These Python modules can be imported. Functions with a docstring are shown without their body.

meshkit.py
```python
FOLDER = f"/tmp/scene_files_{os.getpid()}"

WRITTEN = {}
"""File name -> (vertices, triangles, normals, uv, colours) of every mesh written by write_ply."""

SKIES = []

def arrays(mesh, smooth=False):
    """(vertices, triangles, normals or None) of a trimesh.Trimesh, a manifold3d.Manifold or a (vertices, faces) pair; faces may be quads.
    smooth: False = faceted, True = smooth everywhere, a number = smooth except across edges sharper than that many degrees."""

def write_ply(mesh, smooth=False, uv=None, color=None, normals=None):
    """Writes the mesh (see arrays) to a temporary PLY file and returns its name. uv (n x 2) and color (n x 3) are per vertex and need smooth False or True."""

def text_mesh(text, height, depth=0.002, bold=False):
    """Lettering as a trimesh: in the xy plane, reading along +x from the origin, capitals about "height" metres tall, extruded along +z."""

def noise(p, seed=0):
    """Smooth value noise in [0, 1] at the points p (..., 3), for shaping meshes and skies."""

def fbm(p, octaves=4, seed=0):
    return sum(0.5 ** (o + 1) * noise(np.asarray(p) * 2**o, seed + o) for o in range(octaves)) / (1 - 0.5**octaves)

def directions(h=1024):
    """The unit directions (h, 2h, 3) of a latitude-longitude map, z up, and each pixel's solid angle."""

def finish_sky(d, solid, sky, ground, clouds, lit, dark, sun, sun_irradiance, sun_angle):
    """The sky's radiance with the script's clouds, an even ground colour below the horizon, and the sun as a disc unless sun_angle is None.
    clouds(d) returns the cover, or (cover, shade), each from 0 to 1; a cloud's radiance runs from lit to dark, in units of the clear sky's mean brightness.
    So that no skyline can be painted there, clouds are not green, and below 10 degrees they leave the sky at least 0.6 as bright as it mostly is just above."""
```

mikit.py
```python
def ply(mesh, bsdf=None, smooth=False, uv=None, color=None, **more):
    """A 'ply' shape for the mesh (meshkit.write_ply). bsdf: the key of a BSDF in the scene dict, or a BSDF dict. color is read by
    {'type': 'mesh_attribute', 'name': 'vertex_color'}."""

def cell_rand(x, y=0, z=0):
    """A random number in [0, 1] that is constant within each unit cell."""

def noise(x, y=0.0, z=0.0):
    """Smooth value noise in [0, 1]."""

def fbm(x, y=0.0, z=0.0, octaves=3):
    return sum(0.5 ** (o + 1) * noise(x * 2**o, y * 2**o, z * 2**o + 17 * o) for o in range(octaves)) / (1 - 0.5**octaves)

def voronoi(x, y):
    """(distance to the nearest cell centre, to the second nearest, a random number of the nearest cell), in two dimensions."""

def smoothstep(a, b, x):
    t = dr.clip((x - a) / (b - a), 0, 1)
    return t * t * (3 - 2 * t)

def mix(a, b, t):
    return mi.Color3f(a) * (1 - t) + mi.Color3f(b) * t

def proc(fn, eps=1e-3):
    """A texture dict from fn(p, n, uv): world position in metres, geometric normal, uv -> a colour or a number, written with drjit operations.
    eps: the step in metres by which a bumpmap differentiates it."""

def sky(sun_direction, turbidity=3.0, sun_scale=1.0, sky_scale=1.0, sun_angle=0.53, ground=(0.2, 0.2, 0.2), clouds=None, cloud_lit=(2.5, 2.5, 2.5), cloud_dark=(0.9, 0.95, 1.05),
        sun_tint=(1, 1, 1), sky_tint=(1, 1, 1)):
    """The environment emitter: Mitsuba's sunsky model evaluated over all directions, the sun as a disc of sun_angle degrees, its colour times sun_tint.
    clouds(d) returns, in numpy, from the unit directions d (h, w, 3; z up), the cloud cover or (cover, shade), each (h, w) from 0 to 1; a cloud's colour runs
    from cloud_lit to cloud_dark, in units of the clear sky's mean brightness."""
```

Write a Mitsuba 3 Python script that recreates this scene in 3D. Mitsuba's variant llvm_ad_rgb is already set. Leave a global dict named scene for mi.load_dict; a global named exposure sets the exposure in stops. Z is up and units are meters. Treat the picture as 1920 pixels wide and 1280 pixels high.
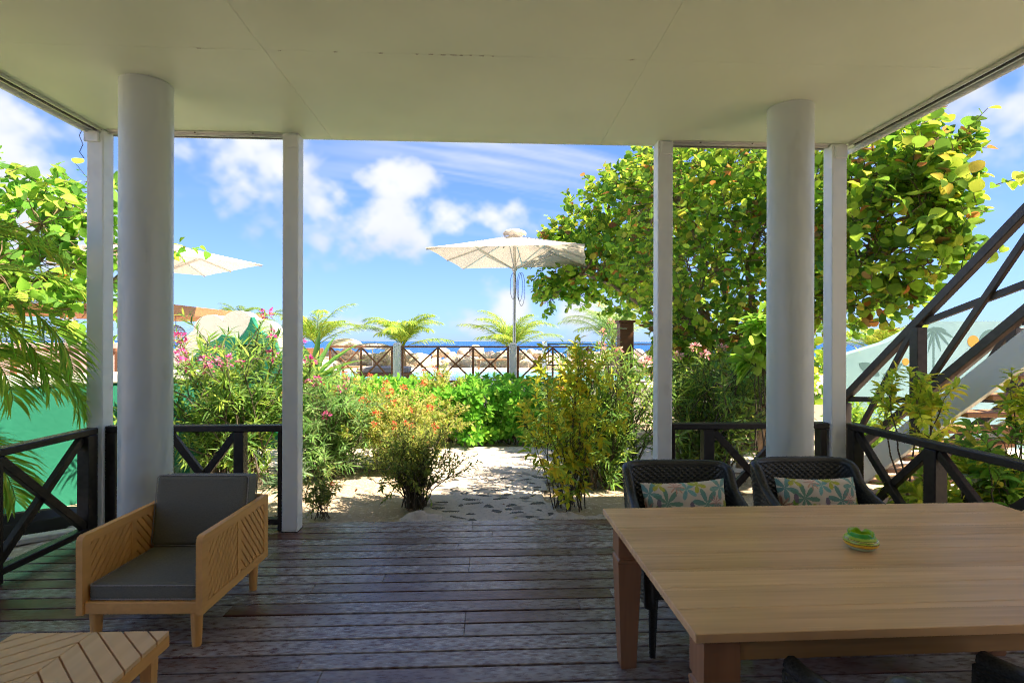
import math, random
import numpy as np, trimesh, shapely
import shapely.geometry as sg
import drjit as dr
import mitsuba as mi
import mikit, meshkit
from mikit import proc, noise, fbm, voronoi, cell_rand, smoothstep, mix

T = mi.ScalarTransform4f
rng = np.random.default_rng(7)
random.seed(7)
scene, labels = {}, {}

# ------------------------------------------------------------------ camera, sky, exposure
YAW, ROLL, EYE = math.radians(2.67), 0.0025, 1.6
fw = np.array([math.sin(YAW), math.cos(YAW), 0.0]); rt = np.array([math.cos(YAW), -math.sin(YAW), 0.0])
upv = np.array([0, 0, 1.0]) - ROLL * rt
eye = np.array([0, 0, EYE])
scene['camera'] = {'type': 'perspective', 'fov': 86.53, 'fov_axis': 'x', 'near_clip': 0.05, 'far_clip': 60000.0,
                   'to_world': T().look_at(origin=eye.tolist(), target=(eye + fw).tolist(), up=upv.tolist())}
exposure = 3.42
SUN = np.array([0.58, -0.19, 0.80])


def sky_clouds(d):
    az = np.degrees(np.arctan2(d[..., 0], d[..., 1])); el = np.degrees(np.arcsin(np.clip(d[..., 2], -1, 1)))
    p = d / np.maximum(d[..., 2:3] + 0.18, 0.05)
    n1 = meshkit.fbm(d * 7.0 + 3.1, 5, 3)
    n2 = meshkit.fbm(d * 18.0 + 9.0, 5, 5)
    bumps = 0
    for a, e, ra, re, s in [(-22, 18.5, 6.5, 5.0, 1.0), (-18.0, 14.0, 4.5, 3.5, .9), (-28.5, 16.5, 4.2, 3.0, .6), (-9.5, 16.6, 4.6, 3.2, 1.0), (-9.5, 12.2, 5.2, 3.0, 1.0), (-4.5, 12.6, 3.2, 2.4, .9), (2.5, 13.2, 3.6, 2.4, .8),
                            (-43, 13.0, 9, 8, 1.0), (-38, 7, 6, 5, .8), (-47, 22, 8, 5, .7), (44, 26, 9, 5, 1.0), (47, 18, 8, 4, .9), (39, 30, 7, 4, .9), (2.6, 3.2, 2.6, 2.8, 1.0), (-14, 1.6, 2.2, 1.0, .8), (-18.5, 1.5, 2.2, 1.0, .7), (-1.0, 1.8, 2.0, 1.2, .8), (9.5, 2.6, 5.0, 2.4, .85), (14, 4, 3, 3, .6), (-11, 1.2, 1.4, .8, .6),
                            (70, 22, 14, 7, .9), (-80, 25, 14, 8, .9), (110, 35, 16, 9, .9), (-120, 20, 18, 7, .9), (160, 28, 16, 8, .9), (-160, 40, 14, 8, .9)]:
        q = ((az - a) / ra) ** 2 + ((el - e) / re) ** 2
        bumps = np.maximum(bumps, s * np.exp(-q * 0.72))
    n3 = meshkit.fbm(d * 45.0 + 2.0, 4, 8)
    far = np.clip((np.abs(az) - 55) / 20, 0, 1) * np.clip((meshkit.fbm(d * 3.2 + 1.7, 3, 21) - .47) * 5, 0, 1)
    bumps = np.maximum(bumps, far)
    cum = bumps * 1.15 + (n2 - 0.5) * 1.4 + (n1 - .5) * .8 + (n3 - .5) * .6
    cover = np.clip((cum - 0.36) / 0.80, 0, 1)
    cover = cover * cover * (3 - 2 * cover)
    q = np.stack([p[..., 0] * 0.9 + p[..., 1] * .35, p[..., 1] * 2.6 - p[..., 0] * .9, p[..., 2] * 0], -1)
    wisp = meshkit.fbm(q * 1.7 + 5, 5, 11) * .55 + meshkit.fbm(q * np.array([2., 7, 1]) + 5, 4, 14) * .45
    cir = np.clip((wisp - 0.46) / 0.3, 0, 1) * np.clip((el - 9) / 12, 0, 1) * np.clip((az + 32) / 30, .12, 1) * .8
    shade = np.clip((n1 - .35) * 1.2 + (0.55 - bumps) * .3, 0, .55)
    return np.maximum(cover * .96, cir), shade * np.where(cover > cir, 1, 0.1)


scene['sky'] = mikit.sky(SUN.tolist(), turbidity=2.6, clouds=sky_clouds, cloud_lit=(1.95, 1.98, 2.04), cloud_dark=(1.15, 1.28, 1.5), sky_tint=(.385, .45, .645), ground=(.25, .24, .22))


# ------------------------------------------------------------------ bookkeeping helpers
def numbered(name):
    used = numbered.__dict__.setdefault('used', set())
    k, i = name, 0
    while k in used:
        i += 1; k = f'{name}_{i:03d}'
    used.add(k)
    return k


def thing(name, label=None, cat=None, group=None, kind=None):
    k = numbered(name); d = labels.setdefault(k, {})
    for a, b in (('label', label), ('category', cat), ('group', group), ('kind', kind)):
        if b: d[a] = b
    return k


def put(key, shape, **lab):
    scene[key] = shape
    if lab: labels[key] = lab
    return key


def part(parent, name, mesh, mat, smooth=False, at=None, **lab):
    k = numbered(parent + '__' + name)
    s = mesh if isinstance(mesh, dict) else mikit.ply(mesh, mat, smooth)
    if at is not None: s = {**s, 'to_world': at}
    scene[k] = s
    if lab: labels[k] = lab
    return k


def solo(name, mesh, mat, label=None, cat=None, group=None, kind=None, smooth=False):
    k = thing(name, label, cat, group, kind)
    scene[k] = mesh if isinstance(mesh, dict) else mikit.ply(mesh, mat, smooth)
    return k


# ------------------------------------------------------------------ mesh helpers
def cat(*ms):
    vs, fs, n = [], [], 0
    for m in ms:
        v, f = (m.vertices, m.faces) if hasattr(m, 'vertices') else m
        v = np.asarray(v, float); f = np.asarray(f, int)
        if f.shape[1] == 4: f = np.vstack([f[:, [0, 1, 2]], f[:, [0, 2, 3]]])
        vs.append(v); fs.append(f + n); n += len(v)
    return np.vstack(vs), np.vstack(fs)


_BOXF = None


def cbox(sx, sy, sz, b=0.004):
    """chamfered box centred on the origin"""
    global _BOXF
    h = np.array([sx, sy, sz]) / 2
    b = min(b, h.min() * .9)
    pts = []
    for s in np.ndindex(2, 2, 2):
        s = np.array(s) * 2 - 1
        for k in range(3):
            q = h - b; q = q.copy(); q[k] = h[k]
            pts.append(s * q)
    pts = np.array(pts)
    if _BOXF is None:
        hull = trimesh.Trimesh(*_hull(np.array([np.sign(p) * (np.array([1, 1, 1.]) - .2 + .2 * (np.abs(p) == h)) for p in pts])), process=False)
        _BOXF = np.array(hull.faces)
    return pts, _BOXF


def _hull(p):
    from scipy.spatial import ConvexHull
    h = ConvexHull(p); f = h.simplices.copy(); c = p.mean(0)
    for i, t in enumerate(f):
        n = np.cross(p[t[1]] - p[t[0]], p[t[2]] - p[t[0]])
        if n @ (p[t[0]] - c) < 0: f[i] = t[::-1]
    return p, f


def box(x0, x1, y0, y1, z0, z1, b=0.004):
    v, f = cbox(x1 - x0, y1 - y0, z1 - z0, b)
    return v + np.array([(x0 + x1) / 2, (y0 + y1) / 2, (z0 + z1) / 2]), f


def beam(p, q, w, h, up=(0, 0, 1), b=.004):
    p, q = np.array(p, float), np.array(q, float)
    d = q - p; L = np.linalg.norm(d); d /= L
    u = np.array(up, float)
    if abs(u @ d) > .99: u = np.array([0, 1.0, 0])
    s = np.cross(d, u); s /= np.linalg.norm(s); u = np.cross(s, d)
    v, f = cbox(w, L, h, b)
    return (p + q) / 2 + v @ np.array([s, d, u]), f


def xf(m, rz=0, loc=(0, 0, 0), rx=0, ry=0, s=1):
    v, f = m
    v = np.asarray(v, float) * s
    for a, (i, j) in ((rx, (1, 2)), (ry, (2, 0)), (rz, (0, 1))):
        if a:
            c, n = math.cos(a), math.sin(a); w = v.copy()
            w[:, i] = c * v[:, i] - n * v[:, j]; w[:, j] = n * v[:, i] + c * v[:, j]; v = w
    return v + np.array(loc, float), f


def tube(points, radii, sides=6, cap=True):
    p = np.asarray(points, float)
    r = np.broadcast_to(np.asarray(radii, float), (len(p),))
    t = np.gradient(p, axis=0); t /= np.linalg.norm(t, axis=1, keepdims=True) + 1e-12
    a = np.cross(t, np.where(np.abs(t[:, 2:]) < .9, [0, 0, 1.], [1., 0, 0])); a /= np.linalg.norm(a, axis=1, keepdims=True) + 1e-12
    for i in range(1, len(a)):
        x = a[i - 1] - t[i] * (a[i - 1] @ t[i]); n = np.linalg.norm(x)
        if n > 1e-6: a[i] = x / n
    b = np.cross(t, a); g = np.arange(sides) * 2 * np.pi / sides
    v = p[:, None] + r[:, None, None] * (np.cos(g)[None, :, None] * a[:, None] + np.sin(g)[None, :, None] * b[:, None])
    i, j = np.meshgrid(np.arange(len(p) - 1), np.arange(sides), indexing='ij')
    q = np.stack([i * sides + j, i * sides + (j + 1) % sides, (i + 1) * sides + (j + 1) % sides, (i + 1) * sides + j], -1).reshape(-1, 4)
    f = np.vstack([q[:, [0, 1, 2]], q[:, [0, 2, 3]]]); v = v.reshape(-1, 3)
    if cap:
        n = len(v); v = np.vstack([v, p[:1], p[-1:]]); k = np.arange(sides)
        e = (len(p) - 1) * sides
        f = np.vstack([f, np.stack([(k + 1) % sides, k, k * 0 + n], 1), np.stack([e + k, e + (k + 1) % sides, k * 0 + n + 1], 1)])
    return v, f


def lathe(prof, n=32, axis_loc=(0, 0, 0)):
    prof = np.asarray(prof, float); g = np.arange(n) * 2 * np.pi / n
    v = np.stack([prof[:, None, 0] * np.cos(g), prof[:, None, 0] * np.sin(g), np.repeat(prof[:, None, 1], n, 1)], -1).reshape(-1, 3)
    i, j = np.meshgrid(np.arange(len(prof) - 1), np.arange(n), indexing='ij')
    q = np.stack([i * n + j, i * n + (j + 1) % n, (i + 1) * n + (j + 1) % n, (i + 1) * n + j], -1).reshape(-1, 4)
    return v + np.array(axis_loc), np.vstack([q[:, [0, 1, 2]], q[:, [0, 2, 3]]])


def grid(fn, nu, nv):
    """quad grid of fn(u, v) -> xyz over [0,1]^2; returns mesh, uv"""
    u, v = np.meshgrid(np.linspace(0, 1, nu), np.linspace(0, 1, nv), indexing='ij')
    P = fn(u.ravel(), v.ravel())
    i, j = np.meshgrid(np.arange(nu - 1), np.arange(nv - 1), indexing='ij')
    q = np.stack([i * nv + j, (i + 1) * nv + j, (i + 1) * nv + j + 1, i * nv + j + 1], -1).reshape(-1, 4)
    return (P, np.vstack([q[:, [0, 1, 2]], q[:, [0, 2, 3]]])), np.stack([u.ravel(), v.ravel()], 1)


def extr(poly, z0, z1):
    """extrude a shapely polygon along z"""
    gs = getattr(poly, 'geoms', [poly])
    return cat(*[(lambda m: (np.array(m.vertices) + [0, 0, z0], np.array(m.faces)))(trimesh.creation.extrude_polygon(g, z1 - z0, engine='earcut')) for g in gs if g.area > 1e-7])


def extr_y(poly, y0, y1):
    """polygon in (x, z), extruded along y"""
    v, f = extr(poly, 0, y1 - y0)
    return np.stack([v[:, 0], y1 - v[:, 2], v[:, 1]], 1), f


def extr_x(poly, x0, x1):
    """polygon in (y, z), extruded along x"""
    v, f = extr(poly, 0, x1 - x0)
    return np.stack([x0 + v[:, 2], v[:, 0], v[:, 1]], 1), f


def rbox(sx, sy, sz, r, n=5, puff=0.0):
    """rounded, slightly puffed cushion block centred on the origin"""
    m = trimesh.creation.icosphere(subdivisions=3)
    v = np.array(m.vertices); h = np.array([sx, sy, sz]) / 2
    e = np.sign(v) * np.abs(v) ** .35
    q = np.clip(v * 3, -1, 1) * (h - r) + v * r
    if puff:
        k = np.argmin(h); o = [i for i in range(3) if i != k]
        w = np.clip(1 - (q[:, o[0]] / h[o[0]]) ** 2, 0, 1) * np.clip(1 - (q[:, o[1]] / h[o[1]]) ** 2, 0, 1)
        q[:, k] += np.sign(q[:, k]) * puff * w * (np.abs(q[:, k]) > h[k] * .5)
    return q, np.array(m.faces)


def softbox(sx, sy, sz, r, puff=0.0, n=14):
    """cushion: a finely gridded box pushed onto a rounded one"""
    h = np.array([sx, sy, sz]) / 2
    vs, fs, k = [], [], 0
    t = np.concatenate([np.linspace(-1, -.86, 5)[:-1], np.linspace(-.86, .86, n), np.linspace(.86, 1, 5)[1:]])
    N = len(t); A, B = np.meshgrid(t, t, indexing='ij')
    i, j = np.meshgrid(np.arange(N - 1), np.arange(N - 1), indexing='ij')
    Q = np.stack([i * N + j, (i + 1) * N + j, (i + 1) * N + j + 1, i * N + j + 1], -1).reshape(-1, 4)
    for ax in range(3):
        for s in (-1, 1):
            P = np.zeros((N * N, 3)); o = [(ax + 1) % 3, (ax + 2) % 3]
            P[:, ax] = s; P[:, o[0]] = A.ravel(); P[:, o[1]] = B.ravel()
            vs.append(P); fs.append((Q if s > 0 else Q[:, ::-1]) + k); k += N * N
    v = np.vstack(vs) * h; f = np.vstack(fs)
    core = np.clip(v, -(h - r), h - r); d = v - core; n_ = np.linalg.norm(d, axis=1, keepdims=True)
    v = np.where(n_ > 1e-9, core + d / np.maximum(n_, 1e-9) * r, v)
    if puff:
        a = int(np.argmin(h)); o = [i for i in range(3) if i != a]
        w = np.clip(1 - (v[:, o[0]] / h[o[0]]) ** 2, 0, 1) ** .6 * np.clip(1 - (v[:, o[1]] / h[o[1]]) ** 2, 0, 1) ** .6
        v[:, a] += v[:, a] / h[a] * puff * w
    m = trimesh.Trimesh(v, np.vstack([f[:, [0, 1, 2]], f[:, [0, 2, 3]]]), process=False); m.merge_vertices(digits_vertex=6)
    return np.array(m.vertices), np.array(m.faces)


# ------------------------------------------------------------------ materials
def pm(name, rgb, rough=.6, **k):
    bc = proc(rgb) if callable(rgb) else {'type': 'rgb', 'value': list(rgb)}
    ro = proc(rough) if callable(rough) else rough
    scene[name] = {'type': 'twosided', 'bsdf': {'type': 'principled', 'base_color': bc, 'roughness': ro, **k}}
    return name


def bumped(name, rgb, fn, scale=1.0, rough=.6, eps=1e-3, **k):
    bc = proc(rgb) if callable(rgb) else {'type': 'rgb', 'value': list(rgb)}
    ro = proc(rough) if callable(rough) else rough
    scene[name] = {'type': 'twosided', 'bsdf': {'type': 'bumpmap', 'arbitrary': proc(fn, eps), 'scale': scale, 'bsdf': {'type': 'principled', 'base_color': bc, 'roughness': ro, **k}}}
    return name


def deck_rgb(p, n, uv):
    r = uv.x
    g = fbm(p.x * 3.0 + r * 91, p.y * 42, r * 17, 4)
    wear = fbm(p.x * 1.1 + r * 7, p.y * 1.3, 3.3 + r * 3, 3)
    fine = fbm(p.x * 26 + r * 31, p.y * 60, 1.7, 3)
    scr = noise(p.x * 34 + p.y * 21, p.y * 170 - p.x * 9, r * 5)
    red = mix((.055, .021, .015), (.135, .054, .036), g)
    grey = mix((.12, .102, .098), (.335, .305, .30), fine)
    edge = smoothstep(3.9, 4.9, p.y) * smoothstep(.45, 1.6, dr.abs(p.x + .15)) + smoothstep(-1.6, -2.9, p.x) * .4
    w = smoothstep(.30, .66, wear + (r - .5) * .3 - edge * .36 + .16) * smoothstep(.2, .6, fine * .75 + scr * .35)
    c = mix(red, grey, w * .92)
    c = c * (.90 + .40 * r)
    pale = smoothstep(.60, .74, fine * .55 + scr * .5) * smoothstep(.42, .6, wear + (r - .5) * .2)
    return mix(c, (.48, .46, .46), pale * .6)


def deck_bump(p, n, uv):
    return fbm(p.x * 8 + uv.x * 50, p.y * 110, uv.x * 9, 3) * .0012 + fbm(p.x * 60, p.y * 90, 2, 2) * .0007


bumped('mat_deck', deck_rgb, deck_bump, 1.0, lambda p, n, uv: .19 + .22 * fbm(p.x * 9 + uv.x * 5, p.y * 30, 4, 3), specular=.5)


def wood(c0, c1, axis='x', scale=1.0, rough=.5, name=None, bump=.0004, spec=.45):
    def along(p):
        return (p.x, p.y, p.z) if axis == 'x' else (p.y, p.x, p.z) if axis == 'y' else (p.z, p.x, p.y)

    def fn(p, n, uv):
        a, b, c = along(p)
        big = fbm(a * 1.6 * scale, b * 9 * scale, c * 9 * scale, 3)
        g = fbm(a * 4 * scale, b * 75 * scale, c * 75 * scale, 3)
        ring = noise(a * 2 * scale, b * 26 * scale + big * 5, c * 26 * scale)
        return mix(c0, c1, dr.clip(g * .45 + ring * .3 + big * .35, 0, 1))

    def bf(p, n, uv):
        a, b, c = along(p)
        return fbm(a * 5 * scale, b * 130 * scale, c * 130 * scale, 2) * bump
    bumped(name, fn, bf, 1.0, rough, specular=spec)
    return name


def table_rgb(p, n, uv):
    row = dr.floor((p.y + 3.02) / .152)
    r = cell_rand(row, 3, 1)
    big = fbm(p.x * 1.1 + r * 40, p.y * 7, r * 3, 3)
    g = fbm(p.x * 3.2 + r * 11, p.y * 85, r * 9, 4)
    ring = noise(p.x * 1.4 + r * 5, p.y * 34 + big * 6, 2)
    c = mix((.38, .205, .085), (.79, .535, .295), dr.clip(g * .42 + ring * .12 + big * .38 + r * .30 - .12, 0, 1))
    dark = smoothstep(.62, .9, fbm(p.x * 3 + r * 3, p.y * 60, 7, 3)) * .22
    return mix(c, (.34, .22, .13), dark)


bumped('mat_table_top', table_rgb, lambda p, n, uv: fbm(p.x * 5, p.y * 130, p.z * 90, 3) * .0006 + fbm(p.x * 2, p.y * 9, 1, 2) * .0015, 1.0, lambda p, n, uv: .24 + .2 * fbm(p.x * 4, p.y * 20, 0, 3), specular=.5)
wood((.17, .075, .035), (.36, .18, .09), 'z', 1.0, .45, 'mat_table_leg')
wood((.24, .13, .045), (.44, .26, .11), 'x', 1.0, .5, 'mat_table_apron')
wood((.54, .265, .07), (.76, .42, .135), 'y', 1.0, .5, 'mat_teak')
wood((.54, .265, .07), (.76, .42, .135), 'z', 1.0, .5, 'mat_teak_upright')
pm('mat_slat_gap', (.02, .01, .005), .8)
wood((.58, .35, .15), (.76, .51, .27), 'y', 1.0, .45, 'mat_teak_pale')
pm('mat_black_wood', lambda p, n, uv: mix((.007, .006, .006), (.022, .019, .018), fbm(p.x * 30, p.y * 30, p.z * 30, 3)), lambda p, n, uv: .3 + .25 * fbm(p.x * 14, p.y * 14, p.z * 14, 3), specular=.5)
pm('mat_stair_rail', lambda p, n, uv: mix((.035, .030, .028), (.075, .066, .062), fbm(p.x * 20, p.y * 20, p.z * 20, 3)), .45, specular=.5)
wood((.14, .055, .026), (.27, .12, .06), 'x', 1.0, .5, 'mat_fence_wood')
wood((.24, .10, .04), (.44, .21, .09), 'x', .6, .6, 'mat_pergola')
wood((.20, .10, .05), (.36, .2, .1), 'x', .6, .6, 'mat_tread')


def white_rgb(p, n, uv):
    m = fbm(p.x * 1.5, p.y * 1.5, p.z * .9, 3)
    s = smoothstep(.62, .8, fbm(p.x * 9, p.y * 9, p.z * 5, 3)) * .25
    return mix(mix((.73, .77, .77), (.66, .70, .695), m), (.52, .52, .49), s)


pm('mat_chip', (.30, .29, .23), .8)
pm('mat_white_paint', white_rgb, .42, specular=.5)
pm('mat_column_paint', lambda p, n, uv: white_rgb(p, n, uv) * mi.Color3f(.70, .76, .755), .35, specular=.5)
bumped('mat_ceiling', lambda p, n, uv: mix((.70, .775, .625), (.64, .71, .57), smoothstep(.35, .7, fbm(p.x * .8, p.y * .9, 0, 4))),
       lambda p, n, uv: fbm(p.x * 2, p.y * 26, 0, 4) * .0016 + fbm(p.x * 1.2, p.y * 1.6, 5, 2) * .012, 1.0, .5, specular=.4)
bumped('mat_render_white', lambda p, n, uv: mix((.70, .69, .66), (.60, .59, .56), fbm(p.x * 3, p.y * 3, p.z * 3, 4)), lambda p, n, uv: fbm(p.x * 40, p.y * 40, p.z * 40, 3) * .002, 1.0, .75)
bumped('mat_green_render', lambda p, n, uv: mix((.006, .15, .09), (.014, .20, .13), fbm(p.x * 2.2, p.y * 2.2, p.z * 2.6, 4)), lambda p, n, uv: fbm(p.x * 30, p.y * 30, p.z * 30, 3) * .003, 1.0, .7)
pm('mat_dark_green', (.01, .10, .055), .6)
pm('mat_pink_render', lambda p, n, uv: mix((.72, .50, .46), (.78, .60, .55), fbm(p.x * 3, p.y * 3, p.z * 3, 3)), .75)
bumped('mat_mural', lambda p, n, uv: mix((.20, .38, .44), (.30, .48, .53), fbm(p.x * 2, p.y * 2, p.z * 2, 4)), lambda p, n, uv: fbm(p.x * 30, p.y * 30, p.z * 30, 3) * .002, 1.0, .75)
pm('mat_mural_yellow', (.55, .30, .05), .7)
pm('mat_mural_dark', (.09, .19, .20), .7)
pm('mat_metal', (.62, .62, .60), .35, metallic=.8)
pm('mat_dark_metal', (.05, .05, .05), .4, metallic=.5)
pm('mat_black_gap', (.01, .01, .01), .8)


def fabric(name, c, s=900.0, c2=None, sheen=.3):
    c2 = c2 or tuple(x * .8 for x in c)
    bumped(name, lambda p, n, uv: mix(c, c2, fbm(p.x * 260, p.y * 260, p.z * 260, 2)), lambda p, n, uv: noise(p.x * s, p.y * s, p.z * s) * .0006 + fbm(p.x * 7, p.y * 7, p.z * 7, 2) * .006, 1.0, .85, eps=5e-4, sheen=sheen)


fabric('mat_cushion', (.165, .165, .135), c2=(.095, .097, .074))
fabric('mat_cushion_grey', (.30, .29, .28))
pm('mat_wicker', lambda p, n, uv: mix((.006, .009, .009), (.030, .036, .036), noise(p.x * 220, p.y * 220, p.z * 220)), .38, specular=.5)
scene['mat_canvas'] = {'type': 'principledthin', 'base_color': {'type': 'rgb', 'value': [.62, .56, .47]}, 'roughness': .8, 'diff_trans': .7, 'eta': 1.2}


def sand_rgb(p, n, uv):
    a = fbm(p.x * .9, p.y * .9, 1, 4); g = noise(p.x * 75, p.y * 75, p.z * 75); h = noise(p.x * 31, p.y * 31, 4)
    c = mix((.33, .265, .19), (.46, .385, .29), a)
    c = mix(c, (.27, .20, .13), smoothstep(.62, .85, g) * .5)
    c = mix(c, (.66, .58, .48), smoothstep(.68, .9, h) * .5)
    return mix(c, (.20, .15, .09), smoothstep(.60, .75, fbm(p.x * 2.6, p.y * 2.6, 9, 4)) * .45)


bumped('mat_sand', sand_rgb, lambda p, n, uv: fbm(p.x * 22, p.y * 22, p.z * 22, 4) * .02 + noise(p.x * 70, p.y * 70, 3) * .008, 1.0, .9, eps=3e-3)


def path_rgb(p, n, uv):
    a = fbm(p.x * 1.8, p.y * 1.8, 2, 4); g = fbm(p.x * 40, p.y * 40, 3, 3)
    c = mix((.43, .39, .35), (.57, .51, .445), a)
    c = mix(c, (.34, .31, .28), smoothstep(.5, .75, g) * .5)
    return mix(c, (.13, .125, .11), smoothstep(.64, .74, fbm(p.x * 3.2 + 4, p.y * 5.2, 6, 4)) * .7)


bumped('mat_path', path_rgb, lambda p, n, uv: fbm(p.x * 14, p.y * 14, 3, 4) * .012 + fbm(p.x * 70, p.y * 70, 3, 2) * .003, 1.0, .85, eps=3e-3)
bumped('mat_flagstone', lambda p, n, uv: mix((.045, .045, .042), (.14, .135, .12), fbm(p.x * 22, p.y * 22, p.z * 22, 4)), lambda p, n, uv: fbm(p.x * 40, p.y * 40, p.z * 20, 3) * .008, 1.0, .7, eps=2e-3)
bumped('mat_rock', lambda p, n, uv: mix((.50, .40, .31), (.70, .60, .50), fbm(p.x * 3, p.y * 3, p.z * 3, 4)), lambda p, n, uv: fbm(p.x * 6, p.y * 6, p.z * 6, 4) * .08, 1.0, .85, eps=1e-2)
bumped('mat_terrace', lambda p, n, uv: mix((.55, .52, .48), (.66, .63, .58), fbm(p.x * 2, p.y * 2, 1, 4)), lambda p, n, uv: fbm(p.x * 20, p.y * 20, 0, 3) * .003, 1.0, .8)
bumped('mat_pool_water', (.06, .33, .40), lambda p, n, uv: fbm(p.x * 2.2, p.y * 3, 0, 3) * .02, 1.0, .12, eps=1e-2, specular=.4)


def sea_rgb(p, n, uv):
    return mix((.005, .05, .20), (.012, .10, .30), fbm(p.x * .02, p.y * .05, 0, 4))


bumped('mat_sea', sea_rgb, lambda p, n, uv: fbm(p.x * .35, p.y * .6, 0, 4) * .9 + fbm(p.x * 1.6, p.y * 2, 3, 3) * .2, 1.0, .22, eps=5e-2, specular=.4)


def bark_fn(c0, c1):
    return lambda p, n, uv: mix(c0, c1, fbm(p.x * 14, p.y * 14, p.z * 5, 4))


bumped('mat_bark', bark_fn((.13, .085, .05), (.30, .22, .145)), lambda p, n, uv: fbm(p.x * 26, p.y * 26, p.z * 9, 3) * .02, 1.0, .85, eps=3e-3)
pm('mat_twig', lambda p, n, uv: mix((.05, .038, .028), (.15, .125, .10), fbm(p.x * 30, p.y * 30, p.z * 12, 3)), .8)
scene['mat_leaf'] = {'type': 'principledthin', 'base_color': {'type': 'mesh_attribute', 'name': 'vertex_color'}, 'roughness': .42, 'diff_trans': 1.0, 'eta': 1.4}
scene['mat_petal'] = {'type': 'principledthin', 'base_color': {'type': 'mesh_attribute', 'name': 'vertex_color'}, 'roughness': .6, 'diff_trans': .8, 'eta': 1.2}
pm('mat_glaze', (0, 0, 0), .1)

# ================================================================== THE SETTING: ground, path, terrace, sea
GZ = -.15


def heights(x, y):
    z = GZ + (meshkit.fbm(np.stack([x * .8, y * .8, x * 0], -1), 3, 2) - .5) * .10 + (meshkit.fbm(np.stack([x * 5, y * 5, x * 0], -1), 2, 5) - .5) * .022
    onpath = np.clip(1 - np.abs(x - .1) / 1.2, 0, 1)
    return z


(gm, _) = grid(lambda u, v: (lambda x, y: np.stack([x, y, np.where(y > 11.7, GZ, heights(x, y))], 1))(-13 + 26 * u, -6 + 18.5 * v), 180, 150)
solo('ground', gm, 'mat_sand', 'sandy garden ground with scattered grit between the planting beds', kind='structure', smooth=True)
(fm, _) = grid(lambda u, v: np.stack([-60 + 120 * u, -40 + 70 * v, np.full(u.shape, -.26)], 1), 3, 3)
solo('land', fm, 'mat_sand', 'sandy land under and around the garden', kind='structure')
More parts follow.
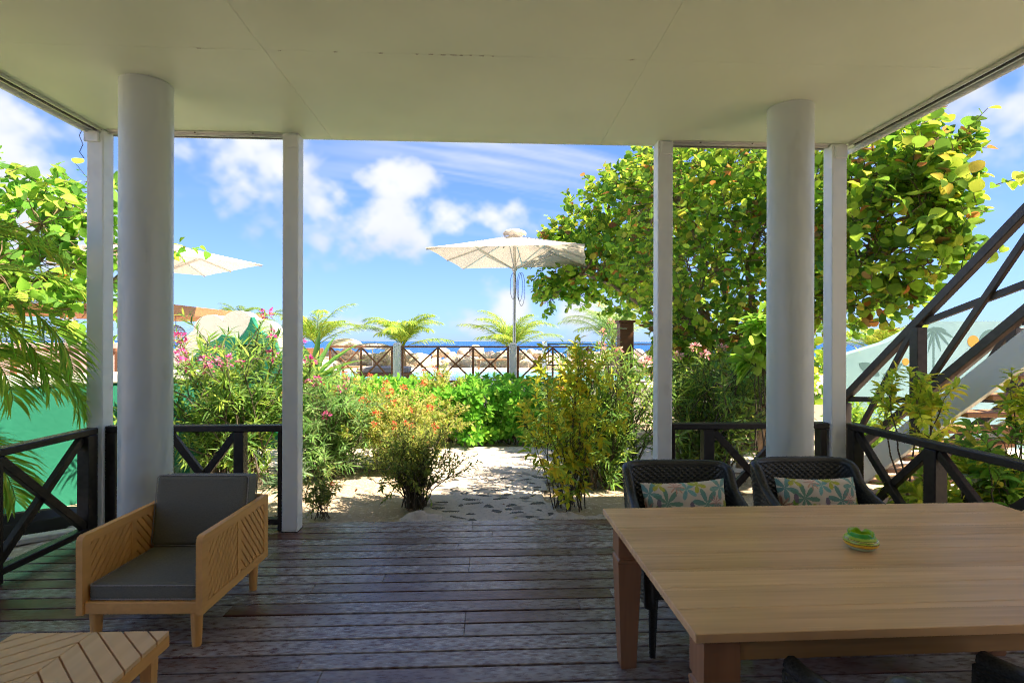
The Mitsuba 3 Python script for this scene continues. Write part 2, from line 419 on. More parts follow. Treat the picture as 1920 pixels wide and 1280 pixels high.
# concrete path with dark flagstones bedded in it
pp = sg.Polygon([(-.72, 4.9), (-.62, 5.6), (-.66, 6.6), (-1.1, 7.4), (-4, 7.6), (-4.2, 8.9), (5.6, 8.9), (8.6, 8.6), (8.6, 5.2), (4.0, 6.9), (1.6, 7.25), (.98, 7.1), (.72, 6.6), (.62, 6.0), (.76, 5.4), (.78, 4.9)]).buffer(.12).buffer(-.12)


def path_mesh():
    xs, ys = np.arange(-4.3, 8.7, .085), np.arange(4.85, 9.0, .06)
    X, Y = np.meshgrid(xs, ys, indexing='ij')
    keep = shapely.contains_xy(pp, (X[:-1, :-1] + .04).ravel(), (Y[:-1, :-1] + .03).ravel()).reshape(len(xs) - 1, len(ys) - 1)
    v = np.stack([X.ravel(), Y.ravel(), heights(X.ravel(), Y.ravel()) * .25 + GZ * .75 + .028], 1)
    i, j = np.nonzero(keep); N = len(ys)
    q = np.stack([i * N + j, (i + 1) * N + j, (i + 1) * N + j + 1, i * N + j + 1], 1)
    skirt = extr(pp, GZ - .08, GZ + .012)
    return cat((v, q)), skirt


pmsh, skirt = path_mesh()
path = solo('path', pmsh, 'mat_path', 'pale concrete garden path with dark stone pieces bedded in it', kind='structure', smooth=True)
part(path, 'edge', skirt, 'mat_path')
r2 = np.random.default_rng(21)
placed = []
for _ in range(4000):
    if len(placed) >= 62: break
    x, y = r2.uniform(-.62, .72), 4.93 + r2.random() ** 1.4 * 2.1
    if not pp.buffer(-.08).contains(sg.Point(x, y)) or any((x - a) ** 2 + ((y - b) * 1.3) ** 2 < .026 for a, b in placed): continue
    placed.append((x, y))
    n = r2.integers(5, 9); a = np.sort(r2.random(n)) * 2 * np.pi + r2.random()
    L, Wd = r2.uniform(.05, .125), r2.uniform(.026, .058)
    poly = sg.Polygon(np.stack([np.cos(a) * L, np.sin(a) * Wd], 1) * r2.uniform(.7, 1.15, (n, 1))).convex_hull
    if poly.area < .0012: continue
    v, f = extr(poly, 0, .02)
    v[:, :2] += (v[:, 2:3] > .01) * -.12 * v[:, :2]
    g = r2.normal(0, .5)
    zz = heights(np.array([x]), np.array([y]))[0] * .25 + GZ * .75 + .028
    part(path, 'flagstone', xf((v, f), rz=g, loc=(x, y, zz - .016), ry=r2.normal(0, .03)), 'mat_flagstone')

# raised pool terrace, pool, far shore
PZ = .6
ter = [box(-12, 12, 11.86, 14.0, -.3, PZ, .01), box(-12, -7, 14.0, 18.6, -.3, PZ, .01), box(4.6, 12, 14.0, 18.6, -.3, PZ, .01), box(-12, 12, 18.6, 20.4, -.3, PZ, .01)]
solo('terrace', cat(*ter), 'mat_terrace', 'pale raised pool terrace behind the fence', kind='structure')
solo('pool_floor', box(-7, 4.6, 14.0, 18.6, -.3, -.25, .005), 'mat_render_white', 'pale floor of the swimming pool', kind='structure')
solo('pool_water', grid(lambda u, v: np.stack([-7 + 11.6 * u, 14 + 4.6 * v, np.full(u.shape, PZ - .05)], 1), 30, 20)[0], 'mat_pool_water', 'light turquoise water of the swimming pool', kind='structure', smooth=True)
(bm, _) = grid(lambda u, v: (lambda x, y: np.stack([x, y, .42 - np.clip((y - 26) / 10, 0, 1) * 2.4 + (meshkit.fbm(np.stack([x, y, x * 0], 1) * .7, 3, 9) - .5) * .2], 1))(-40 + 80 * u, 20.2 + 18 * v), 120, 40)
solo('beach', bm, 'mat_sand', 'sandy beach beyond the pool terrace', kind='structure', smooth=True)
solo('sea', (np.array([[-40000, 30, -1.6], [40000, 30, -1.6], [40000, 45000, -1.6], [-40000, 45000, -1.6]], float), np.array([[0, 1, 2, 3]])), 'mat_sea', 'deep blue sea reaching the horizon', kind='structure')

# rock breakwater: every boulder of the front rows its own thing, the rest one pile
rk = np.random.default_rng(5)
rock_meshes = []
for k in range(7):
    m = trimesh.creation.icosphere(subdivisions=2)
    v = np.array(m.vertices)
    for _ in range(9):
        d = rk.normal(size=3); d /= np.linalg.norm(d); h = rk.uniform(.62, .9)
        o = v @ d - h; v = v - np.clip(o, 0, None)[:, None] * d
    v *= 1 + (meshkit.noise(v * 3 + k * 10, k)[:, None] - .5) * .12
    rock_meshes.append(mikit.ply((v, np.array(m.faces)), 'mat_rock', 32))
ROCKS = []
for row, (y, z, n, s0) in enumerate([(23.0, .40, 74, .25), (23.5, .58, 74, .26), (24.0, .76, 74, .27), (24.6, .90, 70, .30)]):
    for i in range(n):
        x = -9.5 + 17 * (i + rk.random()) / n
        ROCKS.append((row, x, y + rk.normal(0, .22), z + rk.normal(0, .10), s0 * rk.uniform(.6, 1.45), rk.random() * 6.28, rk.random() * 6.28, int(rk.integers(7)), rk.uniform(.6, .95)))
for row, x, y, z, s, a, b, k, fl in ROCKS:
    key = thing('boulder', 'pale pinkish limestone boulder in the breakwater between pool and sea', 'boulder', 'boulders of the breakwater')
    scene[key] = {**rock_meshes[k], 'to_world': T().translate([x, y, z]).rotate([0, 0, 1], math.degrees(a)).scale([s, s * .85, s * fl]).rotate([1, 0, 0], math.degrees(b))}

# ================================================================== THE VERANDA
deck = thing('deck', 'weathered dark hardwood veranda deck', kind='structure')
pr = np.random.default_rng(11)
PITCH = .137
for k in range(53):
    y1 = 4.875 - k * PITCH; y0 = y1 - .1235
    if k == 0:
        cuts = [-3.33, -1.95, -.12, 1.45, 3.42]
    else:
        s = -.12 + (0 if k % 6 in (0, 1) else pr.uniform(-1.6, 1.6))
        cuts = sorted({-3.33, 3.42, round(s, 2), round(s + pr.choice([-2.1, 2.1]), 2)})
        cuts = [c for c in cuts if -3.33 <= c <= 3.42]
    for a, b in zip(cuts[:-1], cuts[1:]):
        if b - a < .1: continue
        v, f = box(a + .0003, b - .0003, y0, y1, -.028 + pr.normal(0, .0008), pr.normal(0, .0008), .003)
        key = numbered(deck + '__plank')
        scene[key] = mikit.ply((v, f), 'mat_deck', False, uv=np.full((len(v), 2), pr.random()))
vf = box(-3.33, 3.42, 4.846, 4.872, -.145, -.034, .003)
scene[numbered(deck + '__fascia')] = mikit.ply(vf, 'mat_deck', False, uv=np.full((len(vf[0]), 2), .2))
jm = [box(x - .025, x + .025, -2.3, 4.83, -.14, -.034, .003) for x in np.arange(-3.2, 3.5, .6)]
part(deck, 'joist', cat(*jm), 'mat_black_wood', kind='stuff')

ceil = thing('ceiling', 'painted cream veranda ceiling made of large boards', kind='structure')
CZ = 3.34
xs_, ys_ = [-3.27, -1.335, 1.0, 3.27], [-2.5, .85, 3.325, 4.785]
for i in range(3):
    for j in range(3):
        g = .0009
        part(ceil, 'panel', box(xs_[i] + (g if i else 0), xs_[i + 1] - (g if i < 2 else 0), ys_[j] + (g if j else 0), ys_[j + 1] - (g if j < 2 else 0), CZ + (i * 3 + j) % 3 * .0005, CZ + .022, .0009), 'mat_ceiling')
cr = np.random.default_rng(17)
for _ in range(13):
    x = cr.uniform(-1.3, .9) if cr.random() < .8 else cr.uniform(-2.6, 2.8); w = cr.uniform(.008, .045)
    part(ceil, 'paint_chip', box(x, x + w, 3.3225 - cr.uniform(.001, .004), 3.3262 + cr.uniform(0, .004), CZ - .0012, CZ + .002, .0005), 'mat_chip')
part(ceil, 'slab', box(-3.27, 3.27, -2.5, 4.785, CZ + .0225, CZ + .28, .004), 'mat_white_paint')
for s in (-1, 1):
    part(ceil, 'edge_trim', box(min(s * 3.273, s * 3.30), max(s * 3.273, s * 3.30), -2.5, 4.80, CZ - .035, CZ + .29, .003), 'mat_white_paint')


def track(a, b, name_label):
    """screen track under the ceiling edge: two aluminium lips, a dark slot between, screws"""
    t = thing('screen_track', name_label, 'track', 'screen tracks under the ceiling edge')
    a, b = np.array(a, float), np.array(b, float)
    d = (b - a) / np.linalg.norm(b - a); s = np.array([-d[1], d[0], 0])
    z = np.array([0, 0, CZ - .014])
    part(t, 'lip', beam(a + s * .026 + z, b + s * .026 + z, .012, .026, b=.002), 'mat_metal')
    part(t, 'lip', beam(a - s * .026 + z, b - s * .026 + z, .012, .026, b=.002), 'mat_metal')
    part(t, 'slot', beam(a + [0, 0, CZ - .0065], b + [0, 0, CZ - .0065], .036, .011, b=.001), 'mat_black_gap')
    part(t, 'flange', beam(a + s * .052 + [0, 0, CZ - .004], b + s * .052 + [0, 0, CZ - .004], .038, .006, b=.001), 'mat_metal')
    n = max(2, int(np.linalg.norm(b - a) / .42))
    for i in range(n):
        c = a + (b - a) * (i + .5) / n + s * .055 + [0, 0, CZ - .0095]
        m = trimesh.creation.cylinder(.008, .005, sections=10)
        part(t, 'screw', (np.array(m.vertices) + c, np.array(m.faces)), 'mat_dark_metal')


track((-3.19, .2, 0), (-3.19, 4.62, 0), 'aluminium screen track along the left ceiling edge')
track((3.19, 4.62, 0), (3.19, .2, 0), 'aluminium screen track along the right ceiling edge')
track((-1.72, 4.70, 0), (-3.14, 4.70, 0), 'aluminium screen track between the left corner post and the next post')
track((3.01, 4.70, 0), (1.62, 4.70, 0), 'aluminium screen track between the two right square posts')

for x0, x1, lab, bx in [(-3.29, -3.157, 'white square post at the left front corner, behind the big round column', 0), (-1.708, -1.578, 'white square post standing just left of the deck opening', 1), (1.474, 1.604, 'white square post right of the deck opening, behind the left wicker chair', 1), (3.022, 3.155, 'white square post at the right front corner beside the stairs', 1)]:
    t = thing('square_post', lab, 'post', 'square veranda posts')
    part(t, 'shaft', box(x0, x1, 4.63, 4.762, 0.001, CZ - .001, .007), 'mat_white_paint')
    if bx: part(t, 'bracket_box', box(x0 + .022, x1 - .004, 4.612, 4.629, CZ - .13, CZ - .022, .004), 'mat_white_paint')
    else: part(t, 'bracket_box', box(x0 - .014, x1 - .03, 4.612, 4.629, CZ - .11, CZ - .02, .004), 'mat_white_paint')
    part(t, 'base_seal', box(x0 - .003, x1 + .003, 4.627, 4.765, 0.0005, .006, .001), 'mat_dark_metal')
wirep = [(-3.30, 4.60, 3.33), (-3.325, 4.60, 3.27), (-3.30, 4.605, 3.2), (-3.33, 4.61, 3.14), (-3.295, 4.61, 3.09)]
solo('cable', tube(wirep, .003, 5), 'mat_dark_metal', 'thin loose cable hanging at the top of the left corner post', 'cable')
for x, y, lab in [(-2.315, 3.815, 'thick round white column behind the armchair'), (2.258, 3.956, 'thick round white column behind the right wicker chair')]:
    t = thing('round_column', lab, 'column', 'round veranda columns')
    part(t, 'shaft', lathe([(.159, 0.001), (.159, 1.0), (.159, 2.2), (.159, CZ - .001)], 64, (x, y, 0)), 'mat_column_paint', smooth=True)

# ------------------------------------------------------------------ veranda railings
RT0, RT1 = .838, .89


def rail_run(t, p, q, posts, bays, thin_end=None):
    """railing along p->q; posts: distances; bays: (d0, d1) with a crossed brace"""
    p, q = np.array(p, float), np.array(q, float); d = (q - p) / np.linalg.norm(q - p)
    part(t, 'top_rail', beam(p + [0, 0, (RT0 + RT1) / 2], q + [0, 0, (RT0 + RT1) / 2], .095, RT1 - RT0, b=.006), 'mat_black_wood')
    part(t, 'bottom_rail', beam(p + [0, 0, .078], q + [0, 0, .078], .075, .05, b=.005), 'mat_black_wood')
    for s, w in posts:
        c = p + d * s
        part(t, 'post', beam(c + [0, 0, .002], c + [0, 0, RT0 - .002], w, .095 if w > .05 else .06, up=d, b=.005) if False else
             (lambda m: m)(xf(box(-w / 2, w / 2, -.047, .047, .002, RT0 - .002, .005), rz=math.atan2(d[1], d[0]), loc=c)), 'mat_black_wood')
    n = np.array([-d[1], d[0], 0])
    for a, b in bays:
        A, B = p + d * a, p + d * b
        part(t, 'brace', beam(A + [0, 0, .115] + n * .012, B + [0, 0, RT0 - .022] + n * .012, .045, .06, b=.004), 'mat_black_wood')
        part(t, 'brace', beam(A + [0, 0, RT0 - .022] - n * .012, B + [0, 0, .115] - n * .012, .045, .06, b=.004), 'mat_black_wood')


t = thing('veranda_railing', 'black wooden railing behind the armchair, between left corner post and next white post', 'railing', 'black railings round the veranda')
rail_run(t, (-3.155, 4.70, 0), (-1.712, 4.70, 0), [(.043, .085), (.47, .085), (1.08, .082), (1.42, .035)], [(.515, 1.038)])
t = thing('veranda_railing', 'black wooden railing along the left edge of the deck in front of the green wall', 'railing', 'black railings round the veranda')
rail_run(t, (-3.215, 4.60, 0), (-3.215, 2.2, 0), [(.055, .105), (.92, .1), (1.75, .1), (2.34, .1)], [(.11, .87), (.97, 1.70), (1.80, 2.29)])
t = thing('veranda_railing', 'black wooden railing behind the two wicker chairs, between the two right white posts', 'railing', 'black railings round the veranda')
rail_run(t, (1.608, 4.70, 0), (3.02, 4.70, 0), [(.018, .03), (.333, .095), (1.09, .095), (1.36, .06)], [(.385, 1.04)])
t = thing('veranda_railing', 'black wooden railing along the right edge of the deck beside the stairs', 'railing', 'black railings round the veranda')
rail_run(t, (3.215, 4.66, 0), (3.215, 1.9, 0), [(.055, .105), (.905, .11), (1.8, .1), (2.7, .1)], [(.11, .85), (.96, 1.75), (1.85, 2.65)])

# ------------------------------------------------------------------ house round the veranda (mostly behind the camera)
pm('mat_house_wall', (.58, .56, .50), .8)
h = thing('house', 'cream rendered house behind and beside the veranda', 'house')
wl = sg.box(-5, 0, 7.5, 3.34).difference(sg.box(-2.9, 0, 2.9, 2.55))
part(h, 'wall', extr_y(wl, -2.75, -2.51), 'mat_house_wall')
part(h, 'upper_wall', box(-5, 7.5, -2.75, -2.4, 3.63, 6.4, .01), 'mat_render_white')
part(h, 'floor_slab', box(-5, 7.5, -6, -2.505, 3.35, 3.62, .01), 'mat_render_white')
part(h, 'roof', box(-5.4, 8.0, -6, -1.6, 6.4, 6.6, .02), 'mat_render_white')
d_ = part(h, 'sliding_door', box(-2.9, 2.9, -2.68, -2.64, .0, 2.55, .004), 'mat_dark_metal')
# upper landing at the head of the stairs
land_ = thing('stair_landing', 'white upper landing at the head of the stairs', 'landing')
part(land_, 'slab', box(3.45, 7.5, -2.4, 1.75, 3.36, 3.56, .01), 'mat_white_paint')
part(land_, 'canopy', box(3.4, 7.8, -2.4, 4.7, 5.9, 6.05, .01), 'mat_white_paint')
for x in (7.0,):
    part(land_, 'post', box(x, x + .15, 1.5, 1.65, -.15, 3.355, .006), 'mat_white_paint')
    part(land_, 'upper_post', box(x, x + .15, 1.5, 1.65, 3.565, 5.895, .006), 'mat_white_paint')

# ------------------------------------------------------------------ outside stairs
st = thing('staircase', 'open outside staircase with white side boards and wooden treads rising to the right', 'staircase')
def zs(y): return .15 + .758 * (6.224 - y)
prof = sg.Polygon([(6.42, -.16), (6.42, 0.0), (1.80, zs(1.80)), (1.80, zs(1.8) - .30), (6.2, -.14), (6.18, -.16)])
for x in (4.30, 5.32):
    part(st, 'side_board', extr_x(prof, x, x + .05), 'mat_white_paint')
y = 6.10; z = -.15 + .185
while z < 3.3:
    part(st, 'tread', box(4.352, 5.318, y - .15, y + .13, z - .04, z, .004), 'mat_tread'); y -= .244; z += .185


def stair_rail(x, label):
    t = thing('stair_railing', label, 'railing', 'dark railings of the outside staircase')
    yb, yt = 6.45, 1.85
    def zh(y): return 1.788 + .785 * (5.318 - y) + (-.03)
    def zl(y): return zs(y) + .15
    part(t, 'handrail', beam((x, yb, zh(yb)), (x, yt, zh(yt)), .075, .085, b=.006), 'mat_stair_rail')
    part(t, 'lower_rail', beam((x, yb - .2, zl(yb - .2)), (x, yt, zl(yt)), .06, .085, b=.005), 'mat_stair_rail')
    for yp in (6.38, 5.262, 3.72, 2.2):
        part(t, 'post', box(x - .052, x + .052, yp - .055, yp + .055, max(zs(yp) - .3, -.15), zh(yp) - .05, .005), 'mat_stair_rail')
    for a, b in ((6.32, 5.32), (5.2, 3.78), (3.66, 2.26)):
        part(t, 'brace', beam((x - .016, a, zl(a) + .03), (x - .016, b, zh(b) - .05), .04, .06, b=.004), 'mat_stair_rail')
        part(t, 'brace', beam((x + .016, a, zh(a) - .05), (x + .016, b, zl(b) + .03), .04, .06, b=.004), 'mat_stair_rail')


stair_rail(4.325, 'dark brown railing on the near side of the staircase')
stair_rail(5.345, 'dark brown railing on the far side of the staircase, mostly hidden by the near one')

# ================================================================== FURNITURE
# ------------------------------------------------------------------ armchair
CH = dict(rz=math.radians(-1.9), loc=(-1.783, 2.885, 0))
ar = thing('armchair', 'low teak armchair with chevron slatted sides and dark grey cushions', 'armchair')
M_ch = T().translate(list(CH['loc'])).rotate([0, 0, 1], math.degrees(CH['rz']))
def cpart(parent, name, mesh, mat, smooth=False, **lab): return part(parent, name, mesh, mat, smooth, at=M_ch, **lab)


def rounded(x0, z0, x1, z1, r): return sg.box(x0 + r, z0 + r, x1 - r, z1 - r).buffer(r, quad_segs=4)


def chevron_side(parent, xa, xb):
    outer = sg.box(0, .186, .78, .593).union(sg.box(0.02, .186, .78, .593)).difference(sg.Polygon([(0, .593), (.03, .593), (0, .563)])).union(sg.Point(.03, .563).buffer(.03))
    outer = outer.intersection(sg.box(0, .186, .78, .593))
    w1, w2 = sg.box(.058, .236, .375, .545), sg.box(.415, .236, .722, .545)
    side = cpart(parent, 'arm', extr_x(outer.difference(w1).difference(w2), xa, xb), 'mat_teak')
    for wdw, sgn in ((w1, 1), (w2, -1)):
        cpart(side, 'backing', extr_x(wdw.buffer(.004, join_style=2), (xa + xb) / 2 - .0025, (xa + xb) / 2 + .0025), 'mat_slat_gap')
        x0, z0, x1, z1 = wdw.bounds; inner = wdw.buffer(-.0025, join_style=2)
        for k in range(-12, 26):
            o = k * .050
            c = np.array([x0 + o, z0 if sgn > 0 else z1])
            dv = np.array([math.cos(.86), sgn * math.sin(.86)]); nv = np.array([-dv[1], dv[0]])
            strip = sg.Polygon([c - dv * 2 + nv * .004, c + dv * 2 + nv * .004, c + dv * 2 + nv * .0335, c - dv * 2 + nv * .0335]).intersection(inner)
            if strip.area < 8e-5 or strip.geom_type != 'Polygon': continue
            xm = (xa + xb) / 2
            for u0, u1 in ((xa + .003, xm - .003), (xm + .003, xb - .003)): cpart(side, 'slat', extr_x(strip, u0, u1), 'mat_teak_upright')
    return side


chevron_side(ar, .2895, .3225); chevron_side(ar, -.3225, -.2895)
cpart(ar, 'front_rail', box(-.289, .289, .012, .04, .186, .248, .004), 'mat_teak')
cpart(ar, 'back_rail', box(-.289, .289, .745, .775, .186, .60, .004), 'mat_teak_upright')
for i in range(7): cpart(ar, 'seat_slat', box(-.27 + i * .085, -.27 + i * .085 + .03, .042, .744, .232, .247, .003), 'mat_teak_pale')
for sx in (-.262, .262):
    for y in (.06, .70):
        cpart(ar, 'leg', lathe([(.0, 0.0), (.021, 0.0), (.023, .006), (.031, .1845), (.0, .1855)], 20, (sx, y, 0)), 'mat_teak_upright', smooth=40)
v, f = softbox(.565, .665, .082, .022, .010)
seat_c = cpart(ar, 'seat_cushion', (v + [0, .362, .292], f), 'mat_cushion', smooth=True)


def piping(hx, hy, z, r=.022):
    a = np.concatenate([np.linspace(q, q + math.pi / 2, 6) for q in (0, math.pi / 2, math.pi, 1.5 * math.pi)])
    cx = np.repeat([hx - r, -hx + r, -hx + r, hx - r], 6); cy = np.repeat([hy - r, hy - r, -hy + r, -hy + r], 6)
    P = np.stack([cx + r * np.cos(a), cy + r * np.sin(a), 0 * a + z], 1)
    return tube(np.vstack([P, P[:1]]), .0032, 6)


for z in (.327, .257): cpart(seat_c, 'piping', xf(piping(.2815, .3315, 0), loc=(0, .362, z)), 'mat_cushion_grey', smooth=True)
v, f = softbox(.565, .135, .42, .026, .012)
bk = cpart(ar, 'back_cushion', xf((v, f), rx=math.radians(-9), loc=(0, .625, .545)), 'mat_cushion', smooth=True)

for y in (-.062, .062): cpart(bk, 'piping', xf(xf(piping(.2815, .2085, y), rx=math.pi / 2), rx=math.radians(-9), loc=(0, .625, .545)), 'mat_cushion_grey', smooth=True)

# ------------------------------------------------------------------ coffee table
ct = thing('coffee_table', 'low teak coffee table with a chevron slatted top at the lower left', 'table')
M_ct = T().translate([-1.65, 1.83, 0]).rotate([0, 0, 1], -.6)
HW, HL = .315, .525
part(ct, 'frame', extr(sg.box(-HW, -HL, HW, HL).difference(sg.box(-HW + .022, -HL + .022, HW - .022, HL - .022)), .318, .364), 'mat_teak', at=M_ct)
for sgn in (1, -1):
    half = sg.box(0.001, -HL, HW, HL) if sgn > 0 else sg.box(-HW, -HL, -.001, HL)
    for k in range(-14, 26):
        # boards run away from the centre line, pointing up the table
        dv = np.array([sgn * math.cos(.76), -math.sin(.76)]); nv = np.array([math.sin(.76) * sgn, math.cos(.76)])
        c = np.array([0, -HL - .4 + k * .098])
        strip = sg.Polygon([c - dv + nv * .0025, c + dv + nv * .0025, c + dv + nv * .0685, c - dv + nv * .0685]).intersection(half)
        if strip.area < 2e-4 or strip.geom_type != 'Polygon': continue
        part(ct, 'slat', extr(strip.buffer(-.001, join_style=2), .365, .382), 'mat_teak_pale', at=M_ct)
part(ct, 'support', box(-.03, .03, -HL + .023, HL - .023, .335, .3645, .003), 'mat_teak', at=M_ct)
for sx in (-1, 1):
    for sy in (-1, 1):
        part(ct, 'leg', xf(lathe([(.0, 0), (.022, 0), (.035, .317), (0, .3175)], 4), rz=math.pi / 4, loc=(sx * .262, sy * .475, 0)), 'mat_teak_upright', at=M_ct)

# ------------------------------------------------------------------ dining table
dt = thing('dining_table', 'large wooden dining table with square tapered legs at the right', 'table')
M_dt = T().translate([.613, 1.565, 0]).rotate([0, 0, 1], .75)
TL, TW = 2.12, 1.205
for i in range(8):
    a, b = TW * i / 8, TW * (i + 1) / 8
    bx0, bx1 = (0, TL)
    v, f = box(bx0, bx1, a + (.0004 if i else 0), b - (.0004 if i < 7 else 0), .717, .745, .0018 if 0 < i < 7 else .0022)
    part(dt, 'top_plank', (v, f), 'mat_table_top', at=M_dt)
part(dt, 'apron', box(.16, TL - .16, .055, .08, .632, .7165, .003), 'mat_table_apron', at=M_dt)
part(dt, 'apron', box(.16, TL - .16, TW - .08, TW - .055, .632, .7165, .003), 'mat_table_apron', at=M_dt)
part(dt, 'apron', box(.06, .085, .16, TW - .16, .632, .7165, .003), 'mat_table_apron', at=M_dt)
part(dt, 'apron', box(TL - .085, TL - .06, .16, TW - .16, .632, .7165, .003), 'mat_table_apron', at=M_dt)


def table_leg(x, y):
    def ring(w, z): return np.array([[-w, -w, z], [w, -w, z], [w, w, z], [-w, w, z]])
    prof = [(.0565, .7165), (.0565, .555), (.050, .548), (.050, .540), (.058, .534), (.0605, .525), (.0575, .515), (.038, .012), (.035, 0.0)]
    v = np.vstack([ring(w, z) for w, z in prof]); n = len(prof); q = []
    for i in range(n - 1):
        for j in range(4): q.append([i * 4 + (j + 1) % 4, i * 4 + j, (i + 1) * 4 + j, (i + 1) * 4 + (j + 1) % 4])
    q += [[0, 1, 2, 3], [4 * n - 1, 4 * n - 2, 4 * n - 3, 4 * n - 4]]
    return v + [x, y, 0], np.array(q)


for x in (.10, TL - .10):
    for y in (.10, TW - .10):
        part(dt, 'leg', table_leg(x, y), 'mat_table_leg', at=M_dt)

# striped ceramic ashtray
def glaze(p, n, uv):
    t = uv.x
    c = mi.Color3f(.33, .50, .30)
    for a, b, col in [(.34, .43, (.36, .50, .30)), (.43, .455, (.45, .12, .04)), (.455, .53, (.72, .46, .03)), (.53, .55, (.14, .06, .02)), (.55, .595, (.40, .52, .04)), (.595, .61, (.02, .04, .02)), (.61, .63, (.66, .60, .12)), (.63, .645, (.03, .05, .02)), (.645, .735, (.34, .50, .05)), (.735, .865, (.04, .36, .05)), (.865, 9.0, (.26, .46, .01))]:
        c = dr.select((t >= a) & (t < b), mi.Color3f(col), c)
    return c


pm('mat_glaze', glaze, .12, specular=.6)
prof = [(.0, 0.0), (.036, .0005), (.05, .008), (.062, .022), (.0655, .033), (.063, .043), (.054, .052), (.046, .056), (.0465, .060), (.0485, .066), (.047, .073), (.042, .075), (.038, .070), (.036, .05), (.033, .02), (.0, .016)]
P = np.array(prof); L = np.concatenate([[0], np.cumsum(np.hypot(*np.diff(P, axis=0).T))])
dense = np.stack([np.interp(np.linspace(0, L[-1], 60), L, P[:, k]) for k in (0, 1)], 1)
v, f = lathe(dense, 48)
ang = np.arctan2(v[:, 1], v[:, 0]); rim = np.clip((v[:, 2] - .058) / .017, 0, 1)
for a0 in (.9, 3.0, 5.1): v[:, 2] -= .016 * rim * np.exp(-((np.angle(np.exp(1j * (ang - a0)))) / .16) ** 2)
uv = np.repeat(np.linspace(0, 1.6, 60), 48)[:, None] * [1, 0] + 0.0
tt = np.repeat(np.linspace(0, L[-1], 60), 48) / np.interp(11, np.arange(len(L)), L) * .9
v2 = v + np.array([1.553, 2.187, .7455])
k = thing('ashtray', 'small green and yellow striped ceramic ashtray on the dining table', 'ashtray')
scene[k] = mikit.ply((v2, f), 'mat_glaze', True, uv=np.stack([tt, tt * 0], 1))


# ------------------------------------------------------------------ wicker chairs
def weave(fn, nrm, nu, nv, pu, pv, amp=.0028):
    """woven skin: fn(u, v)->xyz, nrm(u, v)->unit normal; pu, pv = strand counts"""
    u, v = np.meshgrid(np.linspace(0, 1, nu), np.linspace(0, 1, nv), indexing='ij'); u, v = u.ravel(), v.ravel()
    a = np.sin(np.pi * u * pu); row = np.floor(v * pv); ph = np.where(row % 2 == 0, 1, -1)
    across = np.sqrt(np.abs(np.sin(np.pi * v * pv)))
    d = amp * (a * ph * across + .9 * across)
    P = fn(u, v) + nrm(u, v) * d[:, None]
    i, j = np.meshgrid(np.arange(nu - 1), np.arange(nv - 1), indexing='ij')
    q = np.stack([i * nv + j, (i + 1) * nv + j, (i + 1) * nv + j + 1, i * nv + j + 1], -1).reshape(-1, 4)
    return P, q


def wicker_meshes():
    W, B = .285, .0         # half width at the back, back plane y
    out = {}
    # plan of the tub: from the left arm front round the back to the right arm front; param s 0..1
    plan = np.array([(-.29, -.47), (-.292, -.30), (-.288, -.12), (-.275, -.04), (-.245, -.005), (-.12, .006), (0, .008), (.12, .006), (.245, -.005), (.275, -.04), (.288, -.12), (.292, -.30), (.29, -.47)])
    top = np.array([.635, .665, .745, .842, .860, .862, .862, .862, .860, .842, .745, .665, .635])
    lean = np.array([.02, .02, .012, .03, .055, .07, .07, .07, .055, .03, .012, .02, .02])
    from scipy.interpolate import PchipInterpolator
    s = np.linspace(0, 1, len(plan)); fx, fy, ft, fl = (PchipInterpolator(s, a) for a in (plan[:, 0], plan[:, 1], top, lean))

    def surf(off):
        def fn(u, v):
            x, y = fx(u), fy(u); e = 1e-3
            tx, ty = fx(np.clip(u + e, 0, 1)) - fx(np.clip(u - e, 0, 1)), fy(np.clip(u + e, 0, 1)) - fy(np.clip(u - e, 0, 1))
            l = np.hypot(tx, ty); nx, ny = ty / l * -1, tx / l
            z = .40 + (ft(u) - .40) * v if off < 0 else .26 + (ft(u) - .26) * v
            k = (z - .4) / .48
            return np.stack([x + nx * (off + fl(u) * k * np.abs(nx) * .0 + .0) + nx * fl(u) * k, y + ny * off + ny * fl(u) * k, z], 1)

        def nr(u, v):
            e = 1e-3
            tx, ty = fx(np.clip(u + e, 0, 1)) - fx(np.clip(u - e, 0, 1)), fy(np.clip(u + e, 0, 1)) - fy(np.clip(u - e, 0, 1))
            l = np.hypot(tx, ty); sg_ = 1 if off > 0 else -1
            return np.stack([-ty / l * sg_, tx / l * sg_, 0 * u], 1)
        return fn, nr
    a = surf(.022); b = surf(-.022)
    out['outer'] = weave(*a, 300, 150, 78, 38)
    out['inner'] = weave(*b, 300, 110, 78, 30)
    # rounded rim over both skins
    us = np.linspace(0, 1, 90)
    ca = (a[0](us, us * 0 + 1) + b[0](us, us * 0 + 1)) / 2
    out['rim'] = tube(ca, .0265, 10)
    for name, w in (('left', 0.0), ('right', 1.0)):
        zz = np.linspace(.26, .61, 10); A = a[0](np.full(10, w), np.linspace(0, 1, 10)); Bq = b[0](np.full(10, w), np.linspace(0, 1, 10))
        out['front_' + name] = tube((A + Bq) / 2 * [1, 1, 0] + np.stack([zz * 0, zz * 0, zz], 1), .0262, 10)
    out['seat'] = weave(lambda u, v: np.stack([-.262 + .524 * u, -.475 + .46 * v, .405 + 0 * u], 1), lambda u, v: np.tile([0, 0, 1.0], (len(u), 1)), 130, 110, 34, 28)
    out['apron'] = box(-.285, .285, -.49, -.455, .30, .404, .012)
    lg = []
    for sx in (-1, 1):
        for y in (-.455, -.03):
            p = np.array([[sx * .262, y, .36], [sx * .266, y, .18], [sx * .268, y - (.0 if y < -.1 else -.03), 0.0]])
            lg.append(tube(p, [.027, .022, .016], 8))
    out['legs'] = lg
    return out


